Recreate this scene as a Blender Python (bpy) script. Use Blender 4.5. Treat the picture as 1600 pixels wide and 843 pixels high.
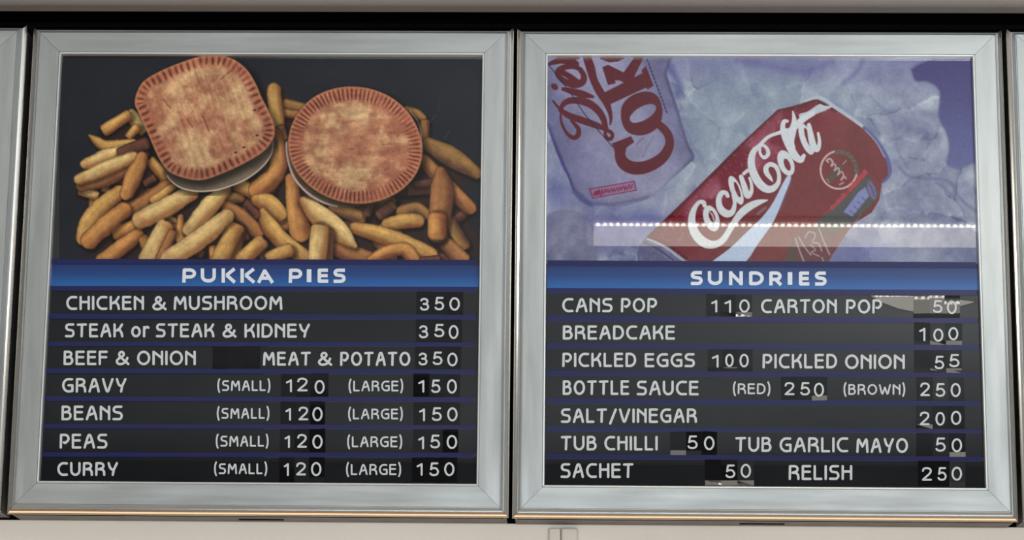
import bpy, bmesh, math, random
import numpy as np
from mathutils import Matrix, Vector

for o in list(bpy.data.objects):
    bpy.data.objects.remove(o)
SC = bpy.context.scene
COL = SC.collection
random.seed(7)

# ------------------------------------------------------------------ camera
ZT = 2.60                                   # height of the boards' top edge above the floor
CAM = np.array([0.70599, -3.12037, ZT - 1.03934])
PITCH, ROLL, YAW, FPX = 0.22618, 0.01085, -0.02727, 4000.0
_fw = np.array([math.sin(YAW) * math.cos(PITCH), math.cos(YAW) * math.cos(PITCH), math.sin(PITCH)])
_rt = np.array([math.cos(YAW), -math.sin(YAW), 0.0])
_up = np.cross(_rt, _fw)
RT = _rt * math.cos(ROLL) + _up * math.sin(ROLL)
UP = -_rt * math.sin(ROLL) + _up * math.cos(ROLL)
FW = _fw
cam = bpy.data.cameras.new('camera')
camo = bpy.data.objects.new('camera', cam)
COL.objects.link(camo)
camo.matrix_world = Matrix(((RT[0], UP[0], -FW[0], CAM[0]), (RT[1], UP[1], -FW[1], CAM[1]),
                            (RT[2], UP[2], -FW[2], CAM[2]), (0, 0, 0, 1)))
cam.sensor_width = 36.0
cam.lens = FPX / 1600.0 * 36.0
cam.clip_start = 0.05
SC.camera = camo

# ------------------------------------------------------------------ world, lights, exposure
SC.view_settings.view_transform = 'Standard'
SC.view_settings.look = 'None'
SC.view_settings.exposure = 0.0
SC.view_settings.gamma = 1.0
SC.view_settings.use_curve_mapping = False
world = bpy.data.worlds.new('world')
SC.world = world
world.use_nodes = True
world.node_tree.nodes['Background'].inputs[0].default_value = (0.75, 0.87, 1.0, 1)
world.node_tree.nodes['Background'].inputs[1].default_value = 1.0
E_PRINT = 0.80        # what a white print on the boards reads as under these lights


def area(name, loc, target, sx, sy, power, color):
    L = bpy.data.lights.new(name, 'AREA')
    L.shape = 'RECTANGLE'
    L.size, L.size_y, L.energy, L.color = sx, sy, power, color
    o = bpy.data.objects.new(name, L)
    COL.objects.link(o)
    o.location = loc
    o.rotation_euler = (Vector(target) - Vector(loc)).to_track_quat('-Z', 'Y').to_euler()
    return o


area('window_daylight', (1.3, -6.9, 1.15), (0.7, 0.0, 2.2), 4.2, 1.5, 205, (0.90, 0.97, 1.0))
area('ceiling_fill', (1.95, -4.0, 2.0), (1.95, -4.0, 4.0), 0.5, 0.5, 49, (0.93, 0.98, 1.0))  # added, unseen lamp; its pool on the ceiling hazes the right-hand gloss
area('ceiling_fill', (1.55, -1.9, 2.0), (1.55, -1.9, 4.0), 0.5, 0.5, 34, (0.93, 0.98, 1.0))  # added, unseen lamp; its ceiling pool brightens the right-hand top rails
area('warm_fill', (0.62, -0.55, 1.15), (0.62, -0.35, 2.0), 2.6, 0.15, 2.6, (1.0, 0.62, 0.36))  # added warm lamp, gives the frames' lower edges their gold glint
area('counter_lamp', (-1.6, -1.9, 3.06), (-0.6, -1.0, 1.0), 1.0, 0.3, 16, (1.0, 0.93, 0.84))


# ------------------------------------------------------------------ helpers
def lin(c):
    c = np.asarray(c, float) / 255.0
    return np.where(c <= 0.04045, c / 12.92, ((c + 0.055) / 1.055) ** 2.4)


def ray(px, py, y):
    """the place point seen at photo pixel px,py on the plane at depth y (vectorised)"""
    px = np.asarray(px, float); py = np.asarray(py, float)
    a = (px - 800) / FPX
    b = (421.5 - py) / FPX
    d = a[..., None] * RT + b[..., None] * UP + FW
    t = (y - CAM[1]) / d[..., 1]
    return CAM + d * t[..., None]


def material(name, color=(0.8, 0.8, 0.8), rough=0.5, metal=0.0, coat=0.0, emit=None, strength=0.0):
    m = bpy.data.materials.new(name)
    m.use_nodes = True
    b = m.node_tree.nodes['Principled BSDF']
    b.inputs['Base Color'].default_value = (*color, 1)
    b.inputs['Roughness'].default_value = rough
    b.inputs['Metallic'].default_value = metal
    b.inputs['Coat Weight'].default_value = coat
    b.inputs['Coat Roughness'].default_value = 0.008
    if coat:
        b.inputs['Specular IOR Level'].default_value = 0.0   # the clear gloss is the coat's alone
    if emit:
        b.inputs['Emission Color'].default_value = (*emit, 1)
        b.inputs['Emission Strength'].default_value = strength
    return m


def nodes(m):
    return m.node_tree.nodes, m.node_tree.links, m.node_tree.nodes['Principled BSDF']


def add_noise(m, c1, c2, scale, stretch=(1, 1, 1), detail=4, rough_range=None, bump=0.0, lo=0.3, hi=0.7):
    N, L, b = nodes(m)
    tc = N.new('ShaderNodeTexCoord'); mp = N.new('ShaderNodeMapping')
    mp.inputs['Scale'].default_value = stretch
    nz = N.new('ShaderNodeTexNoise'); nz.inputs['Scale'].default_value = scale; nz.inputs['Detail'].default_value = detail
    rp = N.new('ShaderNodeValToRGB')
    rp.color_ramp.elements[0].position, rp.color_ramp.elements[1].position = lo, hi
    rp.color_ramp.elements[0].color = (*c1, 1); rp.color_ramp.elements[1].color = (*c2, 1)
    L.new(tc.outputs['Object'], mp.inputs['Vector']); L.new(mp.outputs['Vector'], nz.inputs['Vector'])
    L.new(nz.outputs['Fac'], rp.inputs['Fac']); L.new(rp.outputs['Color'], b.inputs['Base Color'])
    if rough_range:
        mr = N.new('ShaderNodeMapRange')
        mr.inputs['To Min'].default_value, mr.inputs['To Max'].default_value = rough_range
        L.new(nz.outputs['Fac'], mr.inputs['Value']); L.new(mr.outputs['Result'], b.inputs['Roughness'])
    if bump:
        bp = N.new('ShaderNodeBump'); bp.inputs['Strength'].default_value = bump; bp.inputs['Distance'].default_value = 0.001
        L.new(nz.outputs['Fac'], bp.inputs['Height']); L.new(bp.outputs['Normal'], b.inputs['Normal'])
    return m


def link(name, me, mat, parent=None):
    o = bpy.data.objects.new(name, me)
    COL.objects.link(o)
    for x in (mat if isinstance(mat, (list, tuple)) else [mat]):
        me.materials.append(x)
    if parent is not None:
        o.parent = parent
    return o


def world_of(o):
    v = Vector((0, 0, 0))
    while o is not None:
        v += o.location
        o = o.parent
    return np.array(v)


def mesh(name, verts, faces, mat, parent=None, smooth=False, mats_idx=None):
    """verts are in world coordinates"""
    off = world_of(parent) if parent is not None else np.zeros(3)
    me = bpy.data.meshes.new(name)
    me.from_pydata([tuple(np.asarray(v, float) - off) for v in verts], [], faces)
    me.validate()
    if smooth:
        me.polygons.foreach_set('use_smooth', [True] * len(me.polygons))
    if mats_idx:
        me.polygons.foreach_set('material_index', mats_idx)
    return link(name, me, mat, parent)


def box_vf(x0, x1, y0, y1, z0, z1):
    v = [(x, y, z) for x in (x0, x1) for y in (y0, y1) for z in (z0, z1)]
    f = [(0, 1, 3, 2), (4, 6, 7, 5), (0, 4, 5, 1), (2, 3, 7, 6), (0, 2, 6, 4), (1, 5, 7, 3)]
    return v, f


class MB:
    def __init__(self):
        self.v, self.f = [], []

    def add(self, v, f):
        n = len(self.v)
        self.v += [tuple(p) for p in v]
        self.f += [tuple(i + n for i in q) for q in f]
        return self

    def box(self, *a):
        return self.add(*box_vf(*a))

    def build(self, name, mat, parent=None, smooth=False, bevel=0.0):
        o = mesh(name, self.v, self.f, mat, parent, smooth)
        if bevel:
            b = o.modifiers.new('bevel', 'BEVEL'); b.width = bevel; b.segments = 3
        return o


def empty(name, loc, label, cat, group=None):
    o = bpy.data.objects.new(name, None)
    o.empty_display_size = 0.1
    COL.objects.link(o)
    o.location = loc
    o['label'] = label; o['category'] = cat
    if group:
        o['group'] = group
    return o


def struct(o, label=None, cat=None):
    o['kind'] = 'structure'
    if label:
        o['label'] = label
    if cat:
        o['category'] = cat
    return o


# ------------------------------------------------------------------ materials
M = {}
M['alu'] = add_noise(material('brushed_aluminium', (0.7, 0.72, 0.72), 0.34, 1.0), (0.66, 0.69, 0.68), (0.84, 0.87, 0.86), 9, (1, 1, 1), 5, (0.26, 0.42), lo=0.32, hi=0.72)
M['nose'] = material('polished_aluminium', (0.72, 0.70, 0.67), 0.16, 1.0)
M['bead'] = material('brightened_aluminium_bead', (0.72, 0.74, 0.74), 0.25, 0.5)  # aluminium bead, colour raised to paint in the inner lip's bright glint
M['housing'] = add_noise(material('grey_painted_steel', (0.2, 0.19, 0.18), 0.55), (0.10, 0.093, 0.087), (0.16, 0.152, 0.143), 30)
M['black'] = material('black_gap_shade', (0.004, 0.004, 0.004), 0.9)  # near-black colour that paints the shade inside gaps
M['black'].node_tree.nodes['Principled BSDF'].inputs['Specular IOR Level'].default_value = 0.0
M['wall'] = add_noise(material('off_white_wall', (0.7, 0.66, 0.6), 0.6), (0.84, 0.80, 0.725), (0.89, 0.855, 0.79), 6)
M['fascia'] = add_noise(material('grey_fascia', (0.2, 0.19, 0.18), 0.45), (0.195, 0.178, 0.172), (0.23, 0.216, 0.21), 3, (0.6, 8, 14))
M['ceiling'] = add_noise(material('white_ceiling', (0.8, 0.8, 0.78), 0.8), (0.42, 0.43, 0.43), (0.48, 0.48, 0.47), 3)
M['floor'] = add_noise(material('brown_floor_tile', (0.3, 0.2, 0.13), 0.4), (0.30, 0.19, 0.12), (0.42, 0.28, 0.18), 4)
M['roomwall'] = material('cream_wall', (0.30, 0.285, 0.26), 0.7)
M['plastic'] = material('white_trunking', (0.76, 0.71, 0.65), 0.45)
M['white'] = material('white_lettering', tuple(lin((198, 204, 206)) / E_PRINT * 0.78), 0.45, 0, 0.25)
M['titlewhite'] = material('pale_title_lettering', (0.66, 0.70, 0.76), 0.45, 0, 0.25)
M['strip'] = add_noise(material('black_acrylic_strip', (0.01, 0.011, 0.013), 0.35, 0, 0.8), (0.006, 0.0072, 0.0095), (0.010, 0.0115, 0.0145), 12)
M['tile'] = material('black_price_tile', (0.003, 0.003, 0.0045), 0.3, 0, 0.55)
M['tile_bare'] = material('blank_black_tile', (0.004, 0.004, 0.006), 0.3, 0, 0.5)
M['rail'] = material('navy_divider_rail', (0.017, 0.019, 0.085), 0.4, 0, 0.55)
M['channel'] = material('dark_channel', (0.006, 0.006, 0.008), 0.5)
M['led_white'] = material('led_bead', (1, 1, 1), 0.4, 0, 0, (1.0, 0.98, 0.90), 30.0)
M['led_glow'] = material('led_diffuser', (0.9, 0.88, 0.8), 0.5, 0, 0, (1.0, 0.92, 0.78), 5.6)


def title_material():
    m = material('blue_heading_gradient', (0.03, 0.1, 0.25), 0.35, 0, 0.8)
    N, L, b = nodes(m)
    at_ = N.new('ShaderNodeAttribute'); at_.attribute_name = 'across'
    rp = N.new('ShaderNodeValToRGB')
    el = rp.color_ramp.elements
    el[0].position = 0.0; el[0].color = (*(lin((27, 46, 92)) / E_PRINT), 1)
    el[1].position = 1.0; el[1].color = (*(lin((34, 86, 148)) / E_PRINT), 1)
    e = el.new(0.45); e.color = (*(lin((29, 58, 110)) / E_PRINT), 1)
    L.new(at_.outputs['Fac'], rp.inputs['Fac'])
    L.new(rp.outputs['Color'], b.inputs['Base Color'])
    return m


def print_material():
    m = material('printed_picture', (0.1, 0.1, 0.1), 0.4, 0, 0.8)
    N, L, b = nodes(m)
    a = N.new('ShaderNodeVertexColor'); a.layer_name = 'ink'
    L.new(a.outputs['Color'], b.inputs['Base Color'])
    return m


M['title'] = title_material()
M['print'] = print_material()


# ------------------------------------------------------------------ the room
X0, X1, YB, YF, ZC = -2.6, 4.0, 0.084, -7.0, 3.10
def slab(name, *a, mat):
    return struct(MB().box(*a).build(name, mat))
slab('floor', X0, X1, YF, YB, -0.1, 0.0, mat=M['floor'])
slab('ceiling', X0, X1, YF, YB + 0.1, ZC, ZC + 0.1, mat=M['ceiling'])
slab('wall_back', X0, X1, YB, YB + 0.1, 0, ZC, mat=M['wall'])
slab('wall_left', X0 - 0.1, X0, YF, YB + 0.1, 0, ZC, mat=M['roomwall'])
slab('wall_right', X1, X1 + 0.1, YF, YB + 0.1, 0, ZC, mat=M['roomwall'])
fw_ = MB()
fw_.box(X0 - 0.1, X1 + 0.1, YF - 0.1, YF, 2.32, ZC)
fw_.box(X0 - 0.1, X1 + 0.1, YF - 0.1, YF, 0.0, 0.38)
fw_.box(X0 - 0.1, -0.55, YF - 0.1, YF, 0.38, 2.32)
fw_.box(3.75, X1 + 0.1, YF - 0.1, YF, 0.38, 2.32)
struct(fw_.build('wall_front', M['roomwall']))

# grey fascia hanging in front of the boards' top edge, rounded lower edge, recess behind it painted black for its shade
prof = []
fz, fy, r_ = ZT + 0.0135, -0.050, 0.016
for k in range(9):
    a = math.pi / 2 * k / 8
    prof.append((fy + r_ - r_ * math.cos(a), fz + r_ - r_ * math.sin(a)))
prof = [(fy, ZC)] + prof + [(-0.012, fz), (-0.012, ZC)]
v = [(x, p[0], p[1]) for x in (X0, X1) for p in prof]
n = len(prof)
f = [(i, (i + 1) % n, n + (i + 1) % n, n + i) for i in range(n)] + [tuple(range(n))[::-1], tuple(range(n, 2 * n))]
struct(mesh('wall_fascia', v, f, M['fascia']))
slab('gap_shade_1', X0, X1, -0.0119, YB - 0.0005, ZT + 0.028, ZT + 0.05, mat=M['black'])  # black panel painting the shade in the recess above the boards
slab('gap_shade_2', X0, X1, 0.0770, YB - 0.0004, ZT - 0.6285, ZT + 0.0279, mat=M['black'])  # black sheet painting the shade between and behind the boards


# ------------------------------------------------------------------ strokes -> flat printed lettering
def smooth(pts, n=6):
    """Catmull-Rom through points (any dimension)"""
    P = np.asarray(pts, float)
    if len(P) < 3:
        return P
    Q = np.vstack([2 * P[0] - P[1], P, 2 * P[-1] - P[-2]])
    out = []
    for i in range(len(P) - 1):
        p0, p1, p2, p3 = Q[i:i + 4]
        for k in range(n):
            t = k / n
            out.append(0.5 * (2 * p1 + (p2 - p0) * t + (2 * p0 - 5 * p1 + 4 * p2 - p3) * t * t + (3 * p1 - p0 - 3 * p2 + p3) * t ** 3))
    out.append(P[-1])
    return np.array(out)


def arc(cx, cy, rx, ry, a0, a1, n=14):
    t = np.radians(np.linspace(a0, a1, n))
    return [(cx + rx * math.cos(a), cy + ry * math.sin(a)) for a in t]


GL = {}
def g(ch, w, *strokes):
    GL[ch] = (w, strokes)
g('C', .80, [(1, .985), (.62, 1)] + arc(.58, .5, .58, .5, 95, 265) + [(.62, 0), (1, .015)])
g('G', .84, [(.96, .985), (.62, 1)] + arc(.58, .5, .58, .5, 95, 265) + [(.62, 0), (1, .04), (1, .50), (.58, .50)])
g('A', .84, [(0, 0), (.36, .88), (.44, .98), (.54, 1), (.64, .93)] + [(.86, .45), (1, 0)], [(.18, .34), (.50, .40), (.82, .52)])
g('N', .72, [(0, 0), (0, 1), (.97, .50)], [(1, 1), (1, 0)])
g('M', .98, [(0, 0), (.06, .9), (.14, .98), (.50, .42), (.86, .98), (.94, .9), (1, 0)])
g('H', .74, [(0, 0), (0, 1)], [(1, 0), (1, 1)], [(0, .58), (1, .58)])
g('I', .0, [(0, 0), (0, 1)])
g('K', .74, [(0, 0), (0, 1)], [(.97, 1), (.66, .66), (.30, .50), (0, .44)], [(.38, .54), (.72, .50), (.92, .28), (1, 0)])
g('E', .66, [(.97, 1), (0, 1), (0, 0), (1, 0)], [(0, .56), (.92, .56)])
g('F', .64, [(1, 1), (0, 1), (0, 0)], [(0, .56), (.92, .56)])
g('L', .58, [(0, 1), (0, 0), (1, 0)])
g('T', .76, [(0, .98), (1, 1)], [(.52, 1), (.47, 0)])
g('P', .70, [(0, 0), (.04, 1), (.5, 1)] + arc(.55, .71, .45, .29, 90, -60) + [(.60, .36), (.40, .40)])
g('R', .76, [(0, 0), (.03, 1), (.5, 1)] + arc(.52, .77, .38, .23, 90, -60) + [(.52, .52), (.32, .48)], [(.34, .49), (.78, .46), (.97, .28), (1, 0)])
g('B', .70, [(0, 0), (.03, 1), (.5, 1)] + arc(.52, .80, .35, .20, 90, -70) + [(.30, .55)], [(.32, .55), (.62, .57)] + arc(.58, .28, .42, .28, 70, -90) + [(0, 0)])
g('D', .80, [(0, 0), (.02, 1), (.42, 1)] + arc(.42, .5, .58, .5, 85, -85) + [(.42, 0), (0, 0)])
g('O', .94, arc(.5, .5, .5, .5, 0, 360, 33))
g('S', .72, [(.96, 1), (.38, 1)] + arc(.36, .775, .33, .225, 95, 265, 9) + [(.40, .55), (.64, .52)] + arc(.66, .26, .34, .26, 80, -85, 9) + [(.62, 0), (0, .01)])
g('U', .78, [(0, 1), (.0, .42)] + arc(.5, .40, .5, .40, 182, 358) + [(1, .42), (1, 1)])
g('V', .86, [(0, 1), (.20, .45), (.38, .06), (.46, 0), (.56, .06), (1, 1)])
g('W', 1.22, [(0, 1), (.20, .08), (.28, .02), (.50, .72), (.72, .02), (.80, .08), (1, 1)])
g('Y', .78, [(0, 1), (.16, .62), (.36, .47), (.62, .44)], [(1, 1), (.62, .44), (.50, 0)])
g('&', .96, smooth([(1, 0), (.62, .32), (.30, .62), (.22, .80), (.34, .97), (.52, .97), (.62, .82), (.54, .66), (.20, .46), (.02, .24), (.12, .04), (.40, 0), (.68, .12), (.86, .36), (.92, .50)], 4))
g('/', .52, [(0, -.14), (1, 1)])
g('(', .16, smooth([(1, 1.22), (.25, .9), (0, .5), (.25, .1), (1, -.22)], 5))
g(')', .16, smooth([(0, 1.22), (.75, .9), (1, .5), (.75, .1), (0, -.22)], 5))
g('o', .70, arc(.5, .38, .5, .38, 0, 360, 25))
g('r', .42, [(0, 0), (.03, .76)], [(.03, .56), (.35, .74), (.75, .78), (1, .72)])
# digits
g('0', .62, arc(.5, .5, .5, .5, 0, 360, 29))
g('1', .36, [(0, .80), (.55, .90), (.92, 1), (.92, 0)])
g('2', .66, smooth([(.02, .76), (.12, .93), (.45, 1), (.85, .93), (.98, .73), (.80, .50), (.40, .25), (.02, 0)], 4).tolist() + [(1, 0)])
g('3', .64, smooth([(.04, .86), (.22, .97), (.50, 1), (.82, .92), (.90, .74), (.76, .57), (.38, .53)], 4), smooth([(.38, .53), (.80, .49), (1, .28), (.86, .07), (.48, 0), (.14, .05), (0, .18)], 4))
g('5', .64, [(.92, 1), (.20, 1), (.08, .50)] + smooth([(.08, .50), (.35, .60), (.75, .57), (1, .32), (.85, .07), (.45, 0), (.12, .05), (0, .15)], 4).tolist())
# heading capitals (heavier, square ended)
TG = {}
def tg(ch, *strokes):
    TG[ch] = strokes
tg('P', [(.0, -.16), (.04, 1), (.5, 1)] + arc(.55, .68, .45, .32, 90, -90) + [(.15, .36)])
tg('U', [(0, 1.16), (0, .42)] + arc(.5, .40, .5, .40, 182, 358) + [(1, .42), (1, 1.16)])
tg('K', [(0, -.16), (0, 1.16)], [(1.05, 1.12), (.30, .52)], [(.30, .56), (1.08, -.13)])
tg('A', [(-.05, -.16), (.45, 1.0)], [(.42, 1.0), (1.05, -.16)], [(.12, .28), (.85, .28)], [(.36, .92), (.52, .92)])
tg('I', [(.5, -.16), (.5, 1.16)])
tg('E', [(1.12, 1), (0, 1), (0, 0), (1.16, 0)], [(0, .50), (1.08, .50)])
tg('S', [(1.1, 1), (.42, 1)] + arc(.36, .775, .33, .225, 95, 265, 9) + [(.40, .55), (.64, .52)] + arc(.66, .26, .34, .26, 80, -85, 9) + [(.6, 0), (-.14, 0)])
tg('N', [(0, -.16), (0, 1.16)], [(-.05, 1.05), (1.05, -.05)], [(1, 1.16), (1, -.16)])
tg('D', [(0, .5), (0, 1), (.42, 1)] + arc(.42, .5, .58, .5, 85, -85) + [(.42, 0), (0, 0), (0, .5)])
tg('R', [(0, -.16), (0, 1), (.5, 1)] + arc(.55, .70, .42, .30, 90, -90) + [(.12, .40)], [(.48, .42), (1.08, -.13)])


class Ink:
    """flat lettering gathered in photo pixels, laid on the board at depth y as one mesh"""
    def __init__(self):
        self.v, self.f, self.lay = [], [], []
        self.n = 0

    def stroke(self, pts, hw, caps=True):
        P = [np.asarray(p, float) for p in pts]
        Q = [P[0]]
        for p in P[1:]:
            if np.hypot(*(p - Q[-1])) > 0.05:
                Q.append(p)
        closed = len(Q) > 2 and np.hypot(*(Q[0] - Q[-1])) < 0.3
        for i in range(len(Q) - 1):
            a, b = Q[i], Q[i + 1]
            d = (b - a) / np.hypot(*(b - a)); nn = np.array([-d[1], d[0]]) * hw
            k = len(self.v)
            self.v += [a + nn, a - nn, b - nn, b + nn]
            self.f.append((k, k + 1, k + 2, k + 3)); self.n += 1; self.lay += [self.n] * 4
        for i, p in enumerate(Q):
            if not caps and not closed and i in (0, len(Q) - 1):
                continue
            k = len(self.v)
            m = 12
            self.v += [p + hw * np.array([math.cos(2 * math.pi * j / m), math.sin(2 * math.pi * j / m)]) for j in range(m)]
            self.f.append(tuple(range(k, k + m))); self.n += 1; self.lay += [self.n] * m

    def glyph(self, ch, x0, x1, yt, yb, s, table=None, caps=True):
        st = TG[ch] if table else GL[ch][1]
        self.n = 0
        h = s / 2
        for pts in st:
            q = [(x0 + h + px * (x1 - x0 - s), yb - h - py * (yb - yt - s)) for px, py in pts]
            self.stroke(q, h, caps)

    def word(self, text, x0, x1, yt, yb, s, slope=0.0):
        H = yb - yt
        gap = s * 0.85 if '(' not in text else s * 1.0
        W = sum(GL[c][0] * (H - s) + s for c in text) + gap * (len(text) - 1)
        # widen or narrow the letter bodies (not the stroke) to fill the measured width
        body = sum(GL[c][0] * (H - s) for c in text)
        k = (x1 - x0 - (W - body)) / body
        x = x0
        for c in text:
            w = GL[c][0] * (H - s) * k + s
            dy = (x - x0) * slope
            self.glyph(c, x, x + w, yt + dy, yb + dy, s)
            x += w + gap

    def build(self, name, y, mat, parent):
        A = np.array(self.v)
        P = ray(A[:, 0], A[:, 1], y)
        P[:, 1] -= np.array(self.lay) * 4e-6           # overlapping strokes must not share one plane
        # faces must look towards the room (-y)
        fs = []
        for q in self.f:
            a, b, c = P[q[0]], P[q[1]], P[q[2]]
            fs.append(q if np.cross(b - a, c - a)[1] < 0 else q[::-1])
        return mesh(name, P, fs, mat, parent)


# ------------------------------------------------------------------ printed pictures (ink colours computed on a fine grid)
class Canvas:
    def __init__(self, x0, x1, y0, y1, step, bg):
        self.nx = int(round((x1 - x0) / step)) + 1; self.ny = int(round((y1 - y0) / step)) + 1
        self.x = np.linspace(x0, x1, self.nx); self.y = np.linspace(y0, y1, self.ny)
        self.X, self.Y = np.meshgrid(self.x, self.y)
        self.C = np.zeros((self.ny, self.nx, 3)) + np.asarray(bg, float)
        self.ID = np.zeros((self.ny, self.nx), int)

    def win(self, pts, m):
        p = np.asarray(pts, float)
        i0, i1 = np.searchsorted(self.x, [p[:, 0].min() - m, p[:, 0].max() + m])
        j0, j1 = np.searchsorted(self.y, [p[:, 1].min() - m, p[:, 1].max() + m])
        return slice(max(j0, 0), j1 + 1), slice(max(i0, 0), i1 + 1)

    def blend(self, w, alpha, color, ident=None):
        c = self.C[w]
        a = np.clip(alpha, 0, 1)[..., None]
        self.C[w] = c * (1 - a) + np.asarray(color, float) * a
        if ident is not None:
            I = self.ID[w]; I[a[..., 0] > 0.5] = ident; self.ID[w] = I

    def darken(self, w, alpha, k):
        a = np.clip(alpha, 0, 1)[..., None]
        self.C[w] *= (1 - a * (1 - k))


_rng = np.random.default_rng(3)
_tab = _rng.random((256, 256))
def vnoise(X, Y):
    xi = np.floor(X).astype(int); yi = np.floor(Y).astype(int)
    fx = X - xi; fy = Y - yi
    fx = fx * fx * (3 - 2 * fx); fy = fy * fy * (3 - 2 * fy)
    t = lambda a, b: _tab[a % 256, b % 256]
    return (t(xi, yi) * (1 - fx) + t(xi + 1, yi) * fx) * (1 - fy) + (t(xi, yi + 1) * (1 - fx) + t(xi + 1, yi + 1) * fx) * fy
def fbm(X, Y, s, o=4, seed=0):
    r = 0; a = 0.5; n = 0
    for k in range(o):
        r = r + a * vnoise(X / s + seed * 17.3 + k * 5.1, Y / s + seed * 9.7 + k * 3.3); n += a
        a *= 0.55; s = s / 2.03
    return r / n
def sst(a, b, x):
    t = np.clip((x - a) / (b - a), 0, 1)
    return t * t * (3 - 2 * t)


def sd_line(X, Y, pts):
    """signed lateral offset, distance and radius along a polyline of (x,y,r); returns (d - r, lateral/r, u)"""
    P = np.asarray(pts, float)
    best = np.full(X.shape, 1e9); lat = np.zeros(X.shape); uu = np.zeros(X.shape)
    L = np.concatenate([[0], np.cumsum(np.hypot(*(P[1:, :2] - P[:-1, :2]).T))]); tot = L[-1] + 1e-9
    for i in range(len(P) - 1):
        a, b = P[i], P[i + 1]
        dx, dy = b[0] - a[0], b[1] - a[1]
        l2 = dx * dx + dy * dy + 1e-9
        t = np.clip(((X - a[0]) * dx + (Y - a[1]) * dy) / l2, 0, 1)
        ex = X - a[0] - t * dx; ey = Y - a[1] - t * dy
        r = a[2] + t * (b[2] - a[2])
        d = np.hypot(ex, ey) - r
        s = (dx * (Y - a[1]) - dy * (X - a[0])) / math.sqrt(l2) / np.maximum(r, 0.3)
        m = d < best
        best = np.where(m, d, best); lat = np.where(m, s, lat); uu = np.where(m, (L[i] + t * (L[i + 1] - L[i])) / tot, uu)
    return best, lat, uu


def sd_poly(X, Y, pts):
    """signed distance (negative inside) and arc length position along the outline"""
    P = np.asarray(pts, float); n = len(P)
    d = np.full(X.shape, 1e9); s = np.zeros(X.shape); inside = np.zeros(X.shape, bool); acc = 0.0
    for i in range(n):
        a, b = P[i], P[(i + 1) % n]
        dx, dy = b - a; l2 = dx * dx + dy * dy + 1e-9
        t = np.clip(((X - a[0]) * dx + (Y - a[1]) * dy) / l2, 0, 1)
        dd = np.hypot(X - a[0] - t * dx, Y - a[1] - t * dy)
        m = dd < d
        d = np.where(m, dd, d); s = np.where(m, acc + t * math.sqrt(l2), s); acc += math.sqrt(l2)
        c = ((a[1] > Y) != (b[1] > Y)) & (X < (b[0] - a[0]) * (Y - a[1]) / (b[1] - a[1] + 1e-12) + a[0])
        inside ^= c
    return np.where(inside, -d, d), s, acc


def closed_smooth(pts, n=5):
    P = [tuple(p) for p in pts]
    q = smooth([P[-1]] + P + [P[0], P[1]], n)
    return q[n:-n - 1]


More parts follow.
